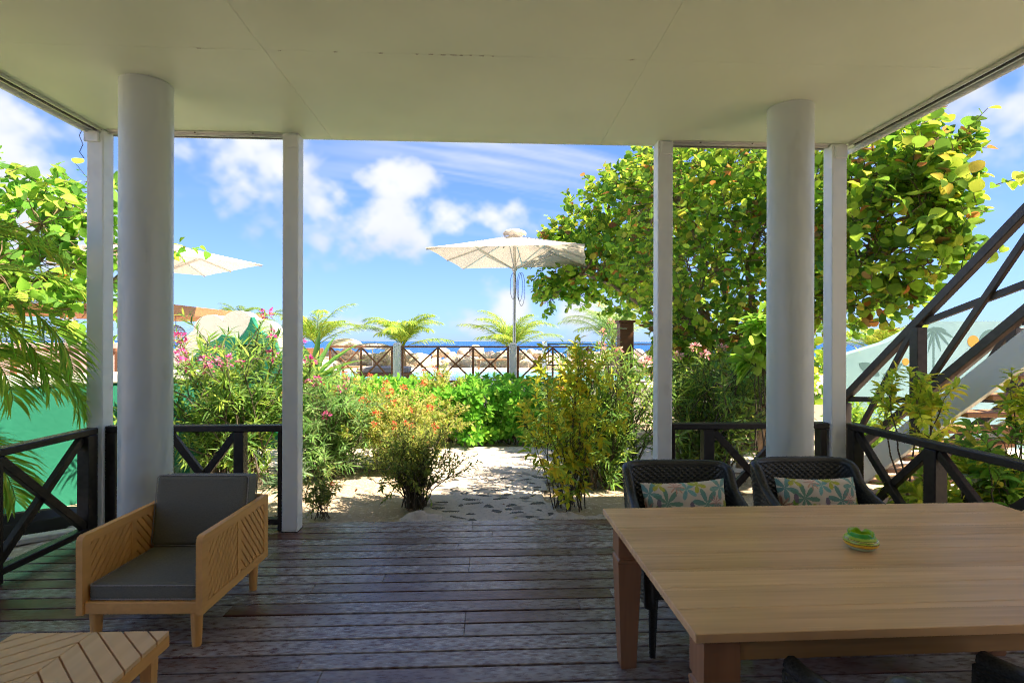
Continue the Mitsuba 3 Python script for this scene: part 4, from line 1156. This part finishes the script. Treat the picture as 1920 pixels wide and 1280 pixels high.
bush(t, 70, (-.85, 9.6, .2), 14, .38, .82, SMALL, .07, IXL, twigs=8, per=16, stem_r=.006, spread=.2, flowers=(7, .09, RED), twig_len=.2, lo=.4, hmin=.6, up=.5)
t = thing('young_shrub', 'small thin shrub on bare sand beside the second white post', 'shrub')
bush(t, 68, (-1.62, 5.45, GZ), 15, .28, .42, SMALL, .05, [(.17, .24, .06), (.12, .17, .06), (.28, .30, .08)], twigs=6, per=10, stem_r=.005, spread=.08, twig_len=.15, lo=.3, flowers=(3, .04, RED))
t = thing('oleander', 'small silvery oleander sprout at the foot of the left round column', 'shrub')
bush(t, 69, (-2.72, 5.02, GZ), 5, .14, .52, LANCE, .16, [(.16, .27, .14), (.20, .30, .16)], twigs=3, per=12, stem_r=.007, spread=.05, twig_len=.16, lo=.7)
t = thing('oleander', 'small silvery oleander sprout on the sand beside the thin shrub', 'shrub')
bush(t, 169, (-1.98, 5.75, GZ), 5, .18, .36, LANCE, .14, [(.14, .24, .13), (.18, .28, .15)], twigs=3, per=11, stem_r=.006, spread=.05, twig_len=.14, lo=.6)
CRY = [(.66, .56, .05), (.56, .56, .06), (.40, .50, .06), (.24, .40, .06), (.62, .40, .05)]
t = thing('croton', 'tall yellow leaved croton beside the path right of the deck opening', 'shrub')
bush(t, 71, (.86, 5.62, GZ), 26, .56, 1.62, CROT, .105, CRY, [34, 28, 22, 12, 3], twigs=6, per=12, stem_r=.007, spread=.16, parts=240, twig_len=.22, lo=.18, hmin=.32, up=.1)
CRG = [(.62, .66, .08), (.46, .58, .07), (.70, .62, .09), (.28, .44, .07)]
t = thing('croton', 'yellow green croton between the deck railing and the staircase', 'shrub')
bush(t, 72, (3.78, 4.62, GZ), 7, .42, 1.46, CROT, .10, CRG, [26, 26, 16, 20], twigs=6, per=16, stem_r=.011, spread=.14, parts=160, twig_len=.17, lo=.72, hmin=.55, up=.3)
t = thing('croton', 'bushy dark green croton at the right edge of the photo beside the staircase', 'shrub')
bush(t, 73, (3.90, 3.80, GZ), 16, .42, 1.05, CROT, .115, [(.18, .38, .07), (.28, .48, .07), (.48, .48, .07), (.12, .26, .06)], [28, 26, 18, 22], twigs=7, per=12, stem_r=.010, spread=.22, parts=140, twig_len=.20, lo=.2, hmin=.5, up=.2)
t = thing('croton', 'yellow green croton top reaching in at the right edge above the dark green one', 'shrub')
bush(t, 173, (4.08, 3.98, GZ), 3, .12, 1.40, CROT, .10, CRG, [26, 26, 16, 20], twigs=6, per=15, stem_r=.010, spread=.05, parts=50, twig_len=.17, lo=.8, hmin=.85, up=.3)
t = thing('croton', 'low yellow green croton in front of the lowest stair treads', 'shrub')
bush(t, 74, (3.72, 4.15, GZ), 14, .34, .85, CROT, .13, CRG, [26, 26, 12, 24], twigs=6, per=11, stem_r=.009, spread=.15, parts=80, twig_len=.18, lo=.2, hmin=.4)
t = thing('frangipani', 'young plant with long drooping light green leaves left of the right round column', 'plant')
bush(t, 75, (3.13, 6.0, GZ), 4, .17, 1.95, OBOV, .26, [(.28, .46, .06), (.36, .52, .09), (.20, .38, .06)], twigs=3, per=13, stem_r=.012, spread=.05, parts=60, twig_len=.16, lo=.75, hmin=.9, droop=.9)
bush(thing('low_ground_shrub', 'low leafy shrub at the sunny foot of the blue mural wall', 'shrub'), 76, (5.5, 7.9, GZ), 22, .55, .8, OVAL, .11, [(.24, .38, .06), (.34, .46, .08), (.15, .28, .05)], twigs=7, per=11, stem_r=.008, spread=.2, lo=.2)


def rosette(name, label, seed, base, n, ln, cols, spread=1.0, stem=0.0, wid=1.0, elev=(.25, 1.5)):
    t = thing(name, label, 'plant'); r = np.random.default_rng(seed); base = np.array(base, float)
    if stem: part(t, 'stem', tube(np.array([base, base + [0.02, 0, stem]]), [.05, .04], 8), 'mat_bark', smooth=True)
    o = base + [0, 0, stem]
    v, f = SWORD; v = v * [wid, 1, 1]
    for i in range(n):
        a = i * 2.4 + r.normal(0, .2); e = elev[0] + (elev[1] - elev[0]) * (i / n) + r.normal(0, .1)
        d = np.array([math.cos(a) * math.cos(e), math.sin(a) * math.cos(e), math.sin(e)])
        M = frames(d[None], np.array([[0, 0, 1.0]]) + .001 * d)[0]; c = pal(r, 1, cols)[0]
        m = (o + (v * ln * r.uniform(.75, 1.1)) @ M.T, f)
        k = numbered(t + '__leaf'); scene[k] = mikit.ply(m, 'mat_leaf', True, color=np.tile(c, (len(v), 1)))


rosette('yucca', 'yucca with sword leaves under the sea grape tree, left of the right round column', 81, (3.46, 7.3, GZ), 30, .52, [(.12, .27, .07), (.24, .36, .10), (.09, .2, .07)], stem=1.02)
rosette('yucca', 'tall yucca with long sword leaves behind the second white post', 82, (-2.5, 8.0, GZ), 34, .85, [(.20, .36, .08), (.30, .44, .10), (.13, .27, .07)], stem=1.15, elev=(-.1, 1.3))
rosette('yucca', 'low strap leaved plant with upright yellow green leaves right of the second white post', 83, (-2.28, 8.3, GZ), 26, .8, [(.34, .44, .10), (.25, .38, .08)], elev=(.7, 1.5), wid=.8)

# ---- palms
PG = [(.30, .42, .06), (.22, .35, .055), (.40, .47, .08), (.15, .26, .05)]


def palm(label, seed, x, y, z, h, n, ln, cols, lo=.6, hi=1.5):
    t = thing('coconut_palm', label, 'palm', 'young palms along the beach'); r = np.random.default_rng(seed)
    part(t, 'trunk', tube(np.array([[x, y, z], [x + .03, y, z + h * .6], [x, y, z + h]]), [.16, .11, .09], 10), 'mat_bark', smooth=True)
    for i in range(n):
        e = lo + (hi - lo) * ((i + .5) / n) ** .8 + r.normal(0, .08)
        m, c = frond(r, (x, y, z + h), i * 2.4 + r.normal(0, .2), e, ln * r.uniform(.8, 1.15), .35 + .95 * e * r.uniform(.7, 1.2), 60, ln * .34, .0062 * ln, cols, sag=.42, vee=.05, bend=r.normal(0, .25), fwd0=1.15)
        mass(t, 'frond', m, c, stuff=False)


palm('young palm on the beach partly hidden by the second white post', 91, -6.85, 22.3, .3, 1.1, 13, 2.3, PG)
palm('bushy young palm on the beach left of centre', 92, -3.45, 22.6, .3, 1.0, 15, 2.35, PG)
palm('young palm on the beach behind the parasol pole', 93, 1.05, 22.6, .3, .9, 13, 2.25, PG)
palm('silvery palm right of the parasol, beside the brown shower post', 94, 4.6, 19.6, .5, 1.0, 16, 2.15, [(.28, .38, .14), (.36, .45, .2), (.2, .3, .1)])
palm('yellowing palm in front of the blue mural wall', 95, 7.75, 10.4, .1, 1.25, 16, 1.05, [(.36, .48, .07), (.28, .42, .06), (.5, .46, .14)])
palm('far palm peeking over the green gable', 96, -10.6, 24.0, .3, 1.9, 14, 1.5, [(.16, .26, .06), (.2, .3, .08)])
t = thing('areca_palm', 'areca palm with long arching fronds in front of the green wall at the left', 'palm')
r = np.random.default_rng(97); AC = [(.20, .38, .05), (.28, .48, .06), (.44, .58, .08), (.34, .42, .05)]
for i, (ox, oy, oz, az, el, ln, dr_, bend) in enumerate([(-4.55, 3.95, 1.55, .18, .70, 1.75, 2.25, -.1), (-4.7, 3.75, 1.5, .02, .95, 1.7, 2.0, .1), (-4.5, 4.2, 1.2, .42, .75, 1.55, 2.2, -.2), (-4.6, 3.7, 1.0, -.1, .75, 1.5, 2.3, .35), (-4.75, 4.2, 1.6, .75, 1.0, 1.7, 1.7, 0), (-4.9, 3.7, 1.2, 2.6, 1.0, 1.5, 1.8, 0), (-4.9, 3.4, 1.2, -1.6, .9, 1.5, 1.9, 0), (-4.55, 4.15, .72, .12, .55, 1.3, 2.0, -.2), (-4.6, 3.9, 1.7, .3, 1.15, 1.6, 1.55, 0), (-4.8, 4.4, 1.4, 1.5, .9, 1.6, 1.8, 0), (-4.3, 4.05, 1.75, .12, .55, 1.55, 2.0, -.08), (-4.3, 3.9, 1.5, -.05, .6, 1.35, 2.1, .1), (-4.3, 4.25, 1.35, .5, .5, 1.3, 1.9, -.3), (-4.3, 3.8, 1.9, .2, .9, 1.5, 1.7, 0)]):
    m, c = frond(r, (ox, oy, oz), az, el, ln, dr_, 64, .50,   .0105, AC, sag=.38, vee=.3, bend=bend)
    mass(t, 'frond', m, c, stuff=False)
cane = [tube(wiggle(r, bez(np.array([-4.75 + r.normal(0, .12), 3.9 + r.normal(0, .15), -.2]), np.array([-4.75, 3.9, .6]), np.array([-4.62 + r.normal(0, .1), 3.9 + r.normal(0, .25), z]), 7), .01), np.linspace(.03, .018, 7), 7) for z in (1.55, 1.5, 1.2, 1.0, 1.6, 1.7)]
for c_ in cane: part(t, 'stem', c_, 'mat_twig', smooth=True)

# ================================================================== BEYOND THE GARDEN
# ---- pool fence
FY = 12.0
POSTX = [-4.48, -1.95, .582, 3.12]
for i, x in enumerate(POSTX):
    lab = ['white fence post hidden behind the yucca', 'white fence post left of centre between two cross braced fence panels', 'white fence post in front of the parasol pole', 'white fence post behind the coral oleander'][i]
    t = thing('fence_post', lab, 'post', 'white posts of the pool fence')
    part(t, 'shaft', box(x - .082, x + .082, FY - .082, FY + .082, -.1, 1.53, .008), 'mat_white_paint')
    v = np.array([[-.086, -.086, 1.531], [.086, -.086, 1.531], [.086, .086, 1.531], [-.086, .086, 1.531], [-.05, -.05, 1.572], [.05, -.05, 1.572], [.05, .05, 1.572], [-.05, .05, 1.572]]) + [x, FY, 0]
    part(t, 'cap', (v, np.array([[0, 1, 5, 4], [1, 2, 6, 5], [2, 3, 7, 6], [3, 0, 4, 7], [4, 5, 6, 7], [3, 2, 1, 0]])), 'mat_white_paint')
for (a, b, n, lab) in [(-3.42, -2.04, 2, 'brown cross braced fence panel left of the left white fence post'), (-1.86, .495, 3, 'brown cross braced fence panel between the two white fence posts in the middle'), (.67, 3.03, 3, 'brown cross braced fence panel right of the parasol pole')]:
    t = thing('pool_fence', lab, 'fence', 'brown panels of the pool fence')
    part(t, 'top_rail', box(a, b, FY - .04, FY + .04, 1.462, 1.50, .004), 'mat_fence_wood'); part(t, 'bottom_rail', box(a, b, FY - .025, FY + .025, .70, .74, .004), 'mat_fence_wood')
    xs = np.linspace(a + .022, b - .022, n + 1)
    for x in xs: part(t, 'upright', box(x - .022, x + .022, FY - .022, FY + .022, .741, 1.461, .003), 'mat_fence_wood')
    for x0, x1 in zip(xs[:-1], xs[1:]):
        part(t, 'brace', beam((x0 + .02, FY - .009, .76), (x1 - .02, FY - .009, 1.445), .018, .036, b=.002), 'mat_fence_wood')
        part(t, 'brace', beam((x0 + .02, FY + .011, 1.445), (x1 - .02, FY + .011, .76), .018, .036, b=.002), 'mat_fence_wood')
t = thing('far_fence', 'thin dark fence with a white post on the beach side of the pool', 'fence')
part(t, 'post', box(2.04, 2.2, 19.8, 19.96, .5, 1.6, .01), 'mat_white_paint')
part(t, 'top_rail', box(2.22, 6.4, 19.85, 19.9, 1.48, 1.53, .004), 'mat_stair_rail'); part(t, 'bottom_rail', box(2.22, 6.4, 19.85, 19.9, .72, .76, .004), 'mat_stair_rail')
for i in range(5): part(t, 'upright', box(2.24 + i * 1.0, 2.28 + i * 1.0, 19.85, 19.9, .761, 1.479, .003), 'mat_stair_rail')
for i in range(4):
    part(t, 'brace', beam((2.29 + i, 19.86, .78), (3.22 + i, 19.86, 1.46), .02, .04, b=.002), 'mat_stair_rail'); part(t, 'brace', beam((2.29 + i, 19.89, 1.46), (3.22 + i, 19.89, .78), .02, .04, b=.002), 'mat_stair_rail')
t = thing('wooden_screen', 'low wooden plank screen left of the pool fence behind the yucca', 'screen')
for i in range(7): part(t, 'plank', box(-4.35, -3.45, 11.68, 11.71, .5 + i * .137, .5 + i * .137 + .128, .004), 'mat_pergola')


# ---- parasols
def parasol(label, cx, cy, side, ze, za, rot, zb, cord=False):
    t = thing('parasol', label, 'parasol', 'square cream parasols'); M = T().translate([cx, cy, 0]).rotate([0, 0, 1], rot)
    hs = side / 2

    def q(u, v): # sagging square canopy
        a, b = (u * 2 - 1), (v * 2 - 1); m = np.maximum(np.abs(a), np.abs(b)); n = np.minimum(np.abs(a), np.abs(b)) / np.maximum(m, 1e-6)
        z = za + (ze - za) * m ** .93 - .05 * (np.sin(np.pi * m) * (1 - np.abs(2 * n - 1)))
        ed = 1 - .018 * m ** 4 * (1 - (2 * np.abs(n - .5)) ** 2)
        return np.stack([a * hs * ed, b * hs * ed, z], 1)
    (m, _) = grid(q, 33, 33)
    part(t, 'canopy', m, 'mat_canvas', smooth=35, at=M)
    q_ = np.linspace(0, 1, 10)
    vc, fc_ = lathe(np.stack([np.maximum(.27 * np.sin(q_ * np.pi / 2), .001), za + .02 + .115 * np.cos(q_ * np.pi / 2)], 1), 48)
    g_ = np.arctan2(vc[:, 1], vc[:, 0]); r_ = np.hypot(vc[:, 0], vc[:, 1]) / .27
    vc[:, 2] += .016 * np.cos(g_ * 8) * r_ ** 2; m = (vc, fc_)
    part(t, 'vent_cap', m, 'mat_canvas', smooth=True, at=M)
    part(t, 'pole', tube(np.array([[0, 0, zb + .05], [0, 0, za + .02]]), [.034, .034], 16), 'mat_metal', smooth=60, at=M)
    part(t, 'base', box(-.35, .35, -.35, .35, zb + .002, zb + .08, .02), 'mat_dark_metal', at=M)
    zh = ze - .24
    part(t, 'hub', lathe([(0.034, zh - .06), (.06, zh - .05), (.06, zh + .05), (.034, zh + .06)], 16), 'mat_metal', at=M)
    for i in range(8):
        e = np.array([[hs, hs], [0, hs], [-hs, hs], [-hs, 0], [-hs, -hs], [0, -hs], [hs, -hs], [hs, 0]][i]) * .985
        rb = part(t, 'rib', beam((e[0] * .03, e[1] * .03, za - .035), (e[0], e[1], ze - .03), .022, .034, b=.003), 'mat_metal', at=M)
        k = .52; part(rb, 'strut', beam((e[0] * .03, e[1] * .03, zh), (e[0] * k, e[1] * k, za + (ze - za) * k - .055), .018, .028, b=.003), 'mat_metal', at=M)
    if cord:
        a = np.linspace(0, 2 * np.pi, 30)
        for x_, w_, h_ in ((.17, .075, .42), (.13, .06, .36), (-.02, .07, .33)):
            part(t, 'cord', tube(np.stack([x_ + w_ * np.sin(a), -.045 + .01 * np.cos(a), zh - .10 - h_ * (1 - np.cos(a)) / 1.0 * .9], 1), .0055, 4), 'mat_dark_metal', at=M)


parasol('large square cream parasol behind the fence in the middle, partly in tree shade', .63, 12.4, 3.23, 3.5, 4.02, -10.9, PZ, True)
parasol('square cream parasol half hidden behind the left round column', -7.3, 12.35, 3.26, 3.3, 3.82, -43, -.26)


def beach_umbrella(label, x, y, z0, zr, zt, rad, mat):
    t = thing('beach_umbrella', label, 'umbrella', 'small umbrellas on the beach')
    a = np.linspace(0, 1, 12); v, f = lathe(np.stack([np.maximum(rad * np.sin(a * np.pi / 2), .001), zr + (zt - zr) * np.cos(a * np.pi / 2)], 1), 40, (x, y, 0))
    g = np.arctan2(v[:, 1] - y, v[:, 0] - x); rr = np.hypot(v[:, 0] - x, v[:, 1] - y) / rad; v[:, 2] -= .05 * np.abs(np.cos(g * 4)) ** 3 * 0 - .04 * np.abs(np.sin(g * 4)) * rr ** 3
    part(t, 'canopy', (v, f), mat, smooth=True)
    part(t, 'pole', tube(np.array([[x, y, z0], [x, y, zt - .02]]), .022, 8), 'mat_metal')


beach_umbrella('round white beach umbrella beside the left palm', -6.2, 24.2, .2, 1.27, 1.72, .80, 'mat_canvas')
pm('mat_taupe', (.34, .30, .27), .8)
beach_umbrella('round taupe beach umbrella right of the white one', -4.6, 22.2, .2, 1.27, 1.53, .74, 'mat_taupe')


# ---- loungers by the pool
def lounger(label, x, y, rz):
    t = thing('daybed', label, 'lounger', 'grey cushioned daybeds by the pool'); M = T().translate([x, y, PZ]).rotate([0, 0, 1], rz)
    part(t, 'frame', cat(box(-.62, .62, -.36, -.30, .17, .25), box(-.62, .62, .30, .36, .17, .25), box(-.62, -.56, -.299, .299, .17, .25), box(.56, .62, -.299, .299, .17, .25)), 'mat_tread', at=M)
    for i in range(8): part(t, 'slat', box(-.55 + i * .14, -.55 + i * .14 + .10, -.299, .299, .21, .235), 'mat_tread', at=M)
    for sx in (-1, 1):
        for sy in (-1, 1): part(t, 'leg', box(sx * .58 - .03, sx * .58 + .03, sy * .33 - .03, sy * .33 + .03, .002, .169), 'mat_tread', at=M)
    v, f = softbox(1.2, .70, .12, .03, .015, 8); part(t, 'cushion', (v + [0, 0, .318], f), 'mat_cushion_grey', smooth=True, at=M)


lounger('daybed with thick grey cushion seen through the left fence panel', -2.45, 13.25, 2)
lounger('daybed with grey cushion beyond the fence behind the oleander', 3.6, 13.4, -4)
t = thing('side_table', 'small wooden table seen through the leftmost fence braces', 'table')
part(t, 'top', box(-3.55, -2.95, 13.0, 13.5, .96, 1.0, .005), 'mat_tread')
for x in (-3.5, -3.0):
    for y in (13.05, 13.45): part(t, 'leg', box(x - .03, x + .03, y - .03, y + .03, PZ + .002, .959), 'mat_tread')
t = thing('pool_bench', 'low wooden bench on the far edge of the pool', 'bench')
part(t, 'seat', box(-.35, 1.0, 19.0, 19.5, .92, .98, .006), 'mat_tread')
for x in (-.28, .3, .93): part(t, 'leg', box(x - .04, x + .04, 19.05, 19.45, PZ + .002, .919), 'mat_tread')

# ---- shower post and leaning board at the right
t = thing('shower_post', 'square brown shower post with capped top and metal arms beside the pool', 'post')
part(t, 'shaft', box(2.66, 2.94, 10.75, 11.03, -.2, 1.98, .008), 'mat_fence_wood'); part(t, 'cap', box(2.63, 2.97, 10.72, 11.06, 1.981, 2.03, .008), 'mat_fence_wood')
part(t, 'shower_arm', tube(np.array([[2.80, 10.745, 1.86], [2.62, 10.70, 1.86], [2.45, 10.68, 1.86], [2.42, 10.68, 1.80]]), .012, 8), 'mat_metal'); part(t, 'shower_arm', tube(np.array([[2.66, 10.70, 1.66], [2.5, 10.68, 1.66], [2.35, 10.68, 1.65]]), .010, 8), 'mat_metal')
t = thing('screen_board', 'brown board held by a pale frame under the sea grape tree', 'board')
part(t, 'board', box(3.62, 4.12, 10.30, 10.34, .1, 1.56, .005), 'mat_fence_wood'); part(t, 'cap', box(3.80, 4.0, 10.2, 10.44, 1.562, 1.62, .006), 'mat_white_paint')
for a, b in (((3.83, 10.25, 1.56), (3.83, 10.2, .0)), ((3.90, 10.25, 1.56), (4.12, 10.0, .0)), ((3.92, 10.25, 1.56), (4.02, 10.05, .0))): part(t, 'strut', beam(a, b, .028, .028, b=.003), 'mat_white_paint')

# ---- green garden wall and scalloped gable at the left
A_, B_ = np.array([-6.6, 4.03, 0]), np.array([-3.45, 6.86, 0]); L_ = np.linalg.norm(B_ - A_); az_ = math.degrees(math.atan2(B_[1] - A_[1], B_[0] - A_[0]))
Mw = T().translate(A_.tolist()).rotate([0, 0, 1], az_)
t = thing('garden_wall', 'low green rendered garden wall with white coping at the left', 'wall')
part(t, 'body', box(0, L_, 0, .2, -.3, 1.12, .01), 'mat_green_render', at=Mw); part(t, 'coping', box(-.02, L_ + .03, -.03, .23, 1.122, 1.24, .02), 'mat_render_white', at=Mw)
outl = [(-5.75, -.2), (-5.75, .95), (-5.5, 1.12), (-5.2, 1.38), (-5.0, 1.6), (-4.86, 1.75)]
for c, rr, a0, a1 in (((-4.56, 1.76), .27, 180, 35), ((-4.12, 1.83), .27, 150, 40), ((-3.72, 1.72), .22, 100, -10)):
    for a in np.linspace(a0, a1, 12): outl.append((c[0] + rr * math.cos(math.radians(a)), c[1] + rr * math.sin(math.radians(a))))
outl += [(-3.42, 1.5), (-3.22, 1.22), (-3.08, 1.02), (-3.08, -.2)]
g = thing('gable_house', 'small green gabled building with scalloped white parapet behind the oleander', 'building')
white = sg.Polygon(outl).buffer(0)
part(g, 'parapet', extr_y(white, 9.2, 9.55), 'mat_render_white')
gp = [(-4.95, -.2), (-4.95, .9)] + [tuple(p[[0, 2]]) for p in bez(np.array([-4.95, 0, .9]), np.array([-4.75, 0, 1.52]), np.array([-4.38, 0, 1.62]), 8)] + [(-4.30, 1.70), (-4.08, 1.64)] + [tuple(p[[0, 2]]) for p in bez(np.array([-4.05, 0, 1.64]), np.array([-3.9, 0, 1.7]), np.array([-3.84, 0, 1.99]), 8)] + [tuple(p[[0, 2]]) for p in bez(np.array([-3.83, 0, 1.99]), np.array([-3.72, 0, 1.66]), np.array([-3.5, 0, 1.68]), 8)] + [(-3.42, 1.42), (-3.12, .98), (-3.12, -.2)]
gw = sg.Polygon(gp).buffer(0).difference(sg.box(-4.05, .9, -3.64, 1.66 - .12))
part(g, 'front_wall', extr_y(gw, 9.05, 9.197), 'mat_green_render'); part(g, 'window', box(-4.049, -3.641, 9.15, 9.19, .901, 1.539, .002), 'mat_dark_green')
part(g, 'roof', box(-5.6, -3.2, 9.555, 11.5, 1.0, 1.2, .02), 'mat_render_white'); part(g, 'side_wall', box(-5.6, -3.2, 9.6, 11.4, -.25, .998, .02), 'mat_green_render')

# ---- pergola with basket lamp, pink terrace wall
t = thing('pergola', 'wooden pergola on round cream posts at the far left', 'pergola')
for x, y in ((-7.5, 14.9), (-7.5, 18.2), (-11, 14.9), (-7.55, 12.6)): part(t, 'post', tube(np.array([[x, y, -.2], [x, y, 2.22]]), .13, 14), 'mat_render_white', smooth=50)
part(t, 'beam', box(-7.62, -7.42, 12.2, 18.6, 2.221, 2.46, .01), 'mat_pergola')
for y in (13.0, 14.9, 16.6, 18.2): part(t, 'cross_beam', box(-12.5, -7.63, y - .07, y + .07, 2.23, 2.45, .01), 'mat_pergola')
t = thing('basket_lamp', 'woven basket lamp hanging from the pergola', 'lamp'); c = np.array([-7.72, 13.9, 0])
part(t, 'cord', tube(np.array([c + [0, 0, 2.23], c + [0, 0, 1.98]]), .008, 5), 'mat_dark_metal')
pr_ = [(.03, 1.98), (.10, 1.95), (.19, 1.86), (.225, 1.74), (.23, 1.62)]
pm('mat_basket', (.22, .17, .15), .8)
for rr, z in pr_ + [(.215, 1.80), (.228, 1.68), (.15, 1.91)]:
    a = np.linspace(0, 6.2832, 25); part(t, 'ring', tube(np.stack([c[0] + rr * np.cos(a), c[1] + rr * np.sin(a), z + 0 * a], 1), .009, 5), 'mat_basket')
for a in np.linspace(0, 6.2832, 17)[:-1]: part(t, 'rib', tube(np.array([[c[0] + rr * math.cos(a), c[1] + rr * math.sin(a), z] for rr, z in pr_]), .006, 4), 'mat_basket')
solo('terrace_wall', box(-10.5, -6.5, 9.9, 10.1, -.25, 1.56, .01), 'mat_pink_render', 'pale pink terrace wall behind the flowering tree at the left', 'wall')
t = thing('terrace_railing', 'red brown cross braced railing in front of the pale pink wall', 'railing')
part(t, 'top_rail', box(-9.6, -6.2, 9.40, 9.46, 1.42, 1.47, .004), 'mat_fence_wood'); part(t, 'bottom_rail', box(-9.6, -6.2, 9.40, 9.46, .80, .85, .004), 'mat_fence_wood')
for i in range(5): part(t, 'upright', box(-9.58 + i * .84, -9.51 + i * .84, 9.40, 9.46, -.2 if i % 2 == 0 else .851, 1.419, .004), 'mat_fence_wood')
for i in range(4):
    part(t, 'brace', beam((-9.50 + i * .84, 9.42, .87), (-8.75 + i * .84, 9.42, 1.40), .025, .05, b=.003), 'mat_fence_wood'); part(t, 'brace', beam((-9.50 + i * .84, 9.45, 1.40), (-8.75 + i * .84, 9.45, .87), .025, .05, b=.003), 'mat_fence_wood')

# ---- mural wall at the right
mw = sg.Polygon([(5.75, -.25), (5.75, 1.34), (6.63, 1.60), (7.0, 1.78), (7.28, 1.95), (13, 2.02), (13, -.25)])
t = thing('mural_wall', 'light blue wall painted with palm leaves and yellow fruit behind the staircase', 'wall')
part(t, 'body', extr_y(mw, 8.72, 8.92), 'mat_mural')


def blade(p, q, w):
    p, q = np.array(p, float), np.array(q, float); d = q - p; n = np.array([-d[1], d[0]]); n /= np.linalg.norm(n)
    s = np.linspace(0, 1, 10)[:, None]; ww = w * np.sin(np.pi * np.clip(s, .02, 1)) ** .8; c = p + d * s - np.array([0, .12]) * (s ** 2) * abs(d[0])
    return sg.Polygon(np.vstack([c + n * ww, (c - n * ww)[::-1]])).buffer(0)


shp = [sg.box(7.42, .9, 7.45, 1.86)] + [blade((7.44, 1.85), e, .022) for e in [(7.2, 1.75), (7.22, 1.55), (7.34, 1.45), (7.56, 1.47), (7.72, 1.56), (7.78, 1.72), (7.66, 1.82), (7.1, 1.66)]]
part(t, 'painted_palm', extr_y(shapely.union_all(shp), 8.7165, 8.7195), 'mat_mural_dark')
part(t, 'painted_fruit', extr_y(shapely.union_all([sg.Point(8.12, 1.62).buffer(.10), sg.Point(6.95, 1.28).buffer(.06), sg.Point(9.1, 1.5).buffer(.15)]), 8.7165, 8.7195), 'mat_mural_yellow')
part(t, 'painted_leaf', extr_y(shapely.union_all([blade((8.22, 1.62), (8.45, 1.85), .06), blade((6.5, 1.05), (6.15, 1.30), .09), blade((6.55, 1.0), (6.9, 1.3), .06)]), 8.7165, 8.7195), 'mat_mural_dark')
solo('planter_kerb', box(5.0, 6.2, 7.2, 7.35, GZ - .05, .12, .015), 'mat_render_white', 'low white kerb stone at the sunny end of the path near the stairs', 'kerb')

# ---- small things
t = thing('planter_tray', 'dark oval tray on the gravel below the green wall', 'tray')
v, f = lathe([(.0, .03), (.30, .03), (.33, .10), (.36, .11), (.37, .10), (.33, .0), (.0, .0)], 36); part(t, 'body', (v * [1.5, .62, 1.2] @ np.array([[math.cos(.55), math.sin(.55), 0], [-math.sin(.55), math.cos(.55), 0], [0, 0, 1]]) + [-4.28, 5.15, -.145], f), 'mat_dark_metal', smooth=40)
solo('stone_slab', xf(box(-.30, .30, -.06, .06, 0, .05, .008), rz=.6, loc=(-3.82, 4.98, -.14)), 'mat_path', 'narrow grey stone slab lying on the gravel below the green wall', 'slab')
pbl = np.random.default_rng(77)
pm_ = [mikit.ply(xf((np.array(trimesh.creation.icosphere(subdivisions=1).vertices) * [1, .8, .5], np.array(trimesh.creation.icosphere(subdivisions=1).faces)), rz=0), 'mat_path', True)]
for i in range(46):
    x = pbl.uniform(-4.3, -3.4); y = pbl.uniform(3.6, 5.4)
    s = pbl.uniform(.015, .045)
    k = thing('pebble', 'pale pebble on the gravel strip beside the deck', 'pebble', 'pebbles along the left side of the deck'); scene[k] = {**pm_[0], 'to_world': T().translate([x, y, -.14]).rotate([0, 0, 1], float(pbl.uniform(0, 360))).scale(float(s))}
t = thing('garden_lamp', 'black garden lamp with pale cap among the crotons at the right edge', 'lamp')
part(t, 'post', tube(np.array([[3.66, 3.98, -.2], [3.66, 3.98, .52]]), .035, 12), 'mat_dark_metal', smooth=50); part(t, 'cap', lathe([(0, .60), (.085, .585), (.09, .56), (.04, .525), (0, .521)], 20, (3.66, 3.98, 0)), 'mat_white_paint', smooth=40)
for i, (x, y, s, lab) in enumerate([(.80, 5.22, .16, 'crumpled scrap of pale landscape fabric left of the croton stems'), (1.10, 5.18, .17, 'crumpled scrap of pale landscape fabric right of the croton stems'), (-.62, 5.22, .2, 'crumpled scrap of pale landscape fabric at the foot of the nearest ixora')]):
    rr = np.random.default_rng(300 + i)
    (m, _) = grid(lambda u, v: (lambda a, b: np.stack([x + a * s, y + b * s * .6, GZ + .03 + .10 * s / .16 * meshkit.fbm(np.stack([a * 1.6 + i * 5, b * 1.6, a * 0], 1), 3, 6) * (1 - .5 * (a * a + b * b))], 1))(2 * u - 1, 2 * v - 1), 22, 22)
    solo('fabric_scrap', m, 'mat_path', lab, 'cloth', 'scraps of landscape fabric', smooth=True)

# fallen leaves on the sand and the path
r = np.random.default_rng(401); m = 150
L = Leaves(OVAL); x = r.uniform(-3, 3.2, m); y = r.uniform(5.0, 8.6, m)
z = heights(x, y) + .03
L.add(np.stack([x, y, z], 1), unit(np.stack([r.normal(0, 1, m), r.normal(0, 1, m), r.normal(0, .12, m)], 1)), unit(np.stack([r.normal(0, .25, m), r.normal(0, .25, m), np.ones(m)], 1)), r.uniform(.04, .10, m), pal(r, m, [(.22, .13, .05), (.35, .22, .08), (.15, .08, .04), (.38, .34, .08)])); L.done()
mm, cc = L.mesh(); k = thing('fallen_leaves', 'dry fallen leaves scattered over sand and path', kind='stuff'); scene[k] = mikit.ply(mm, 'mat_leaf', True, color=cc)
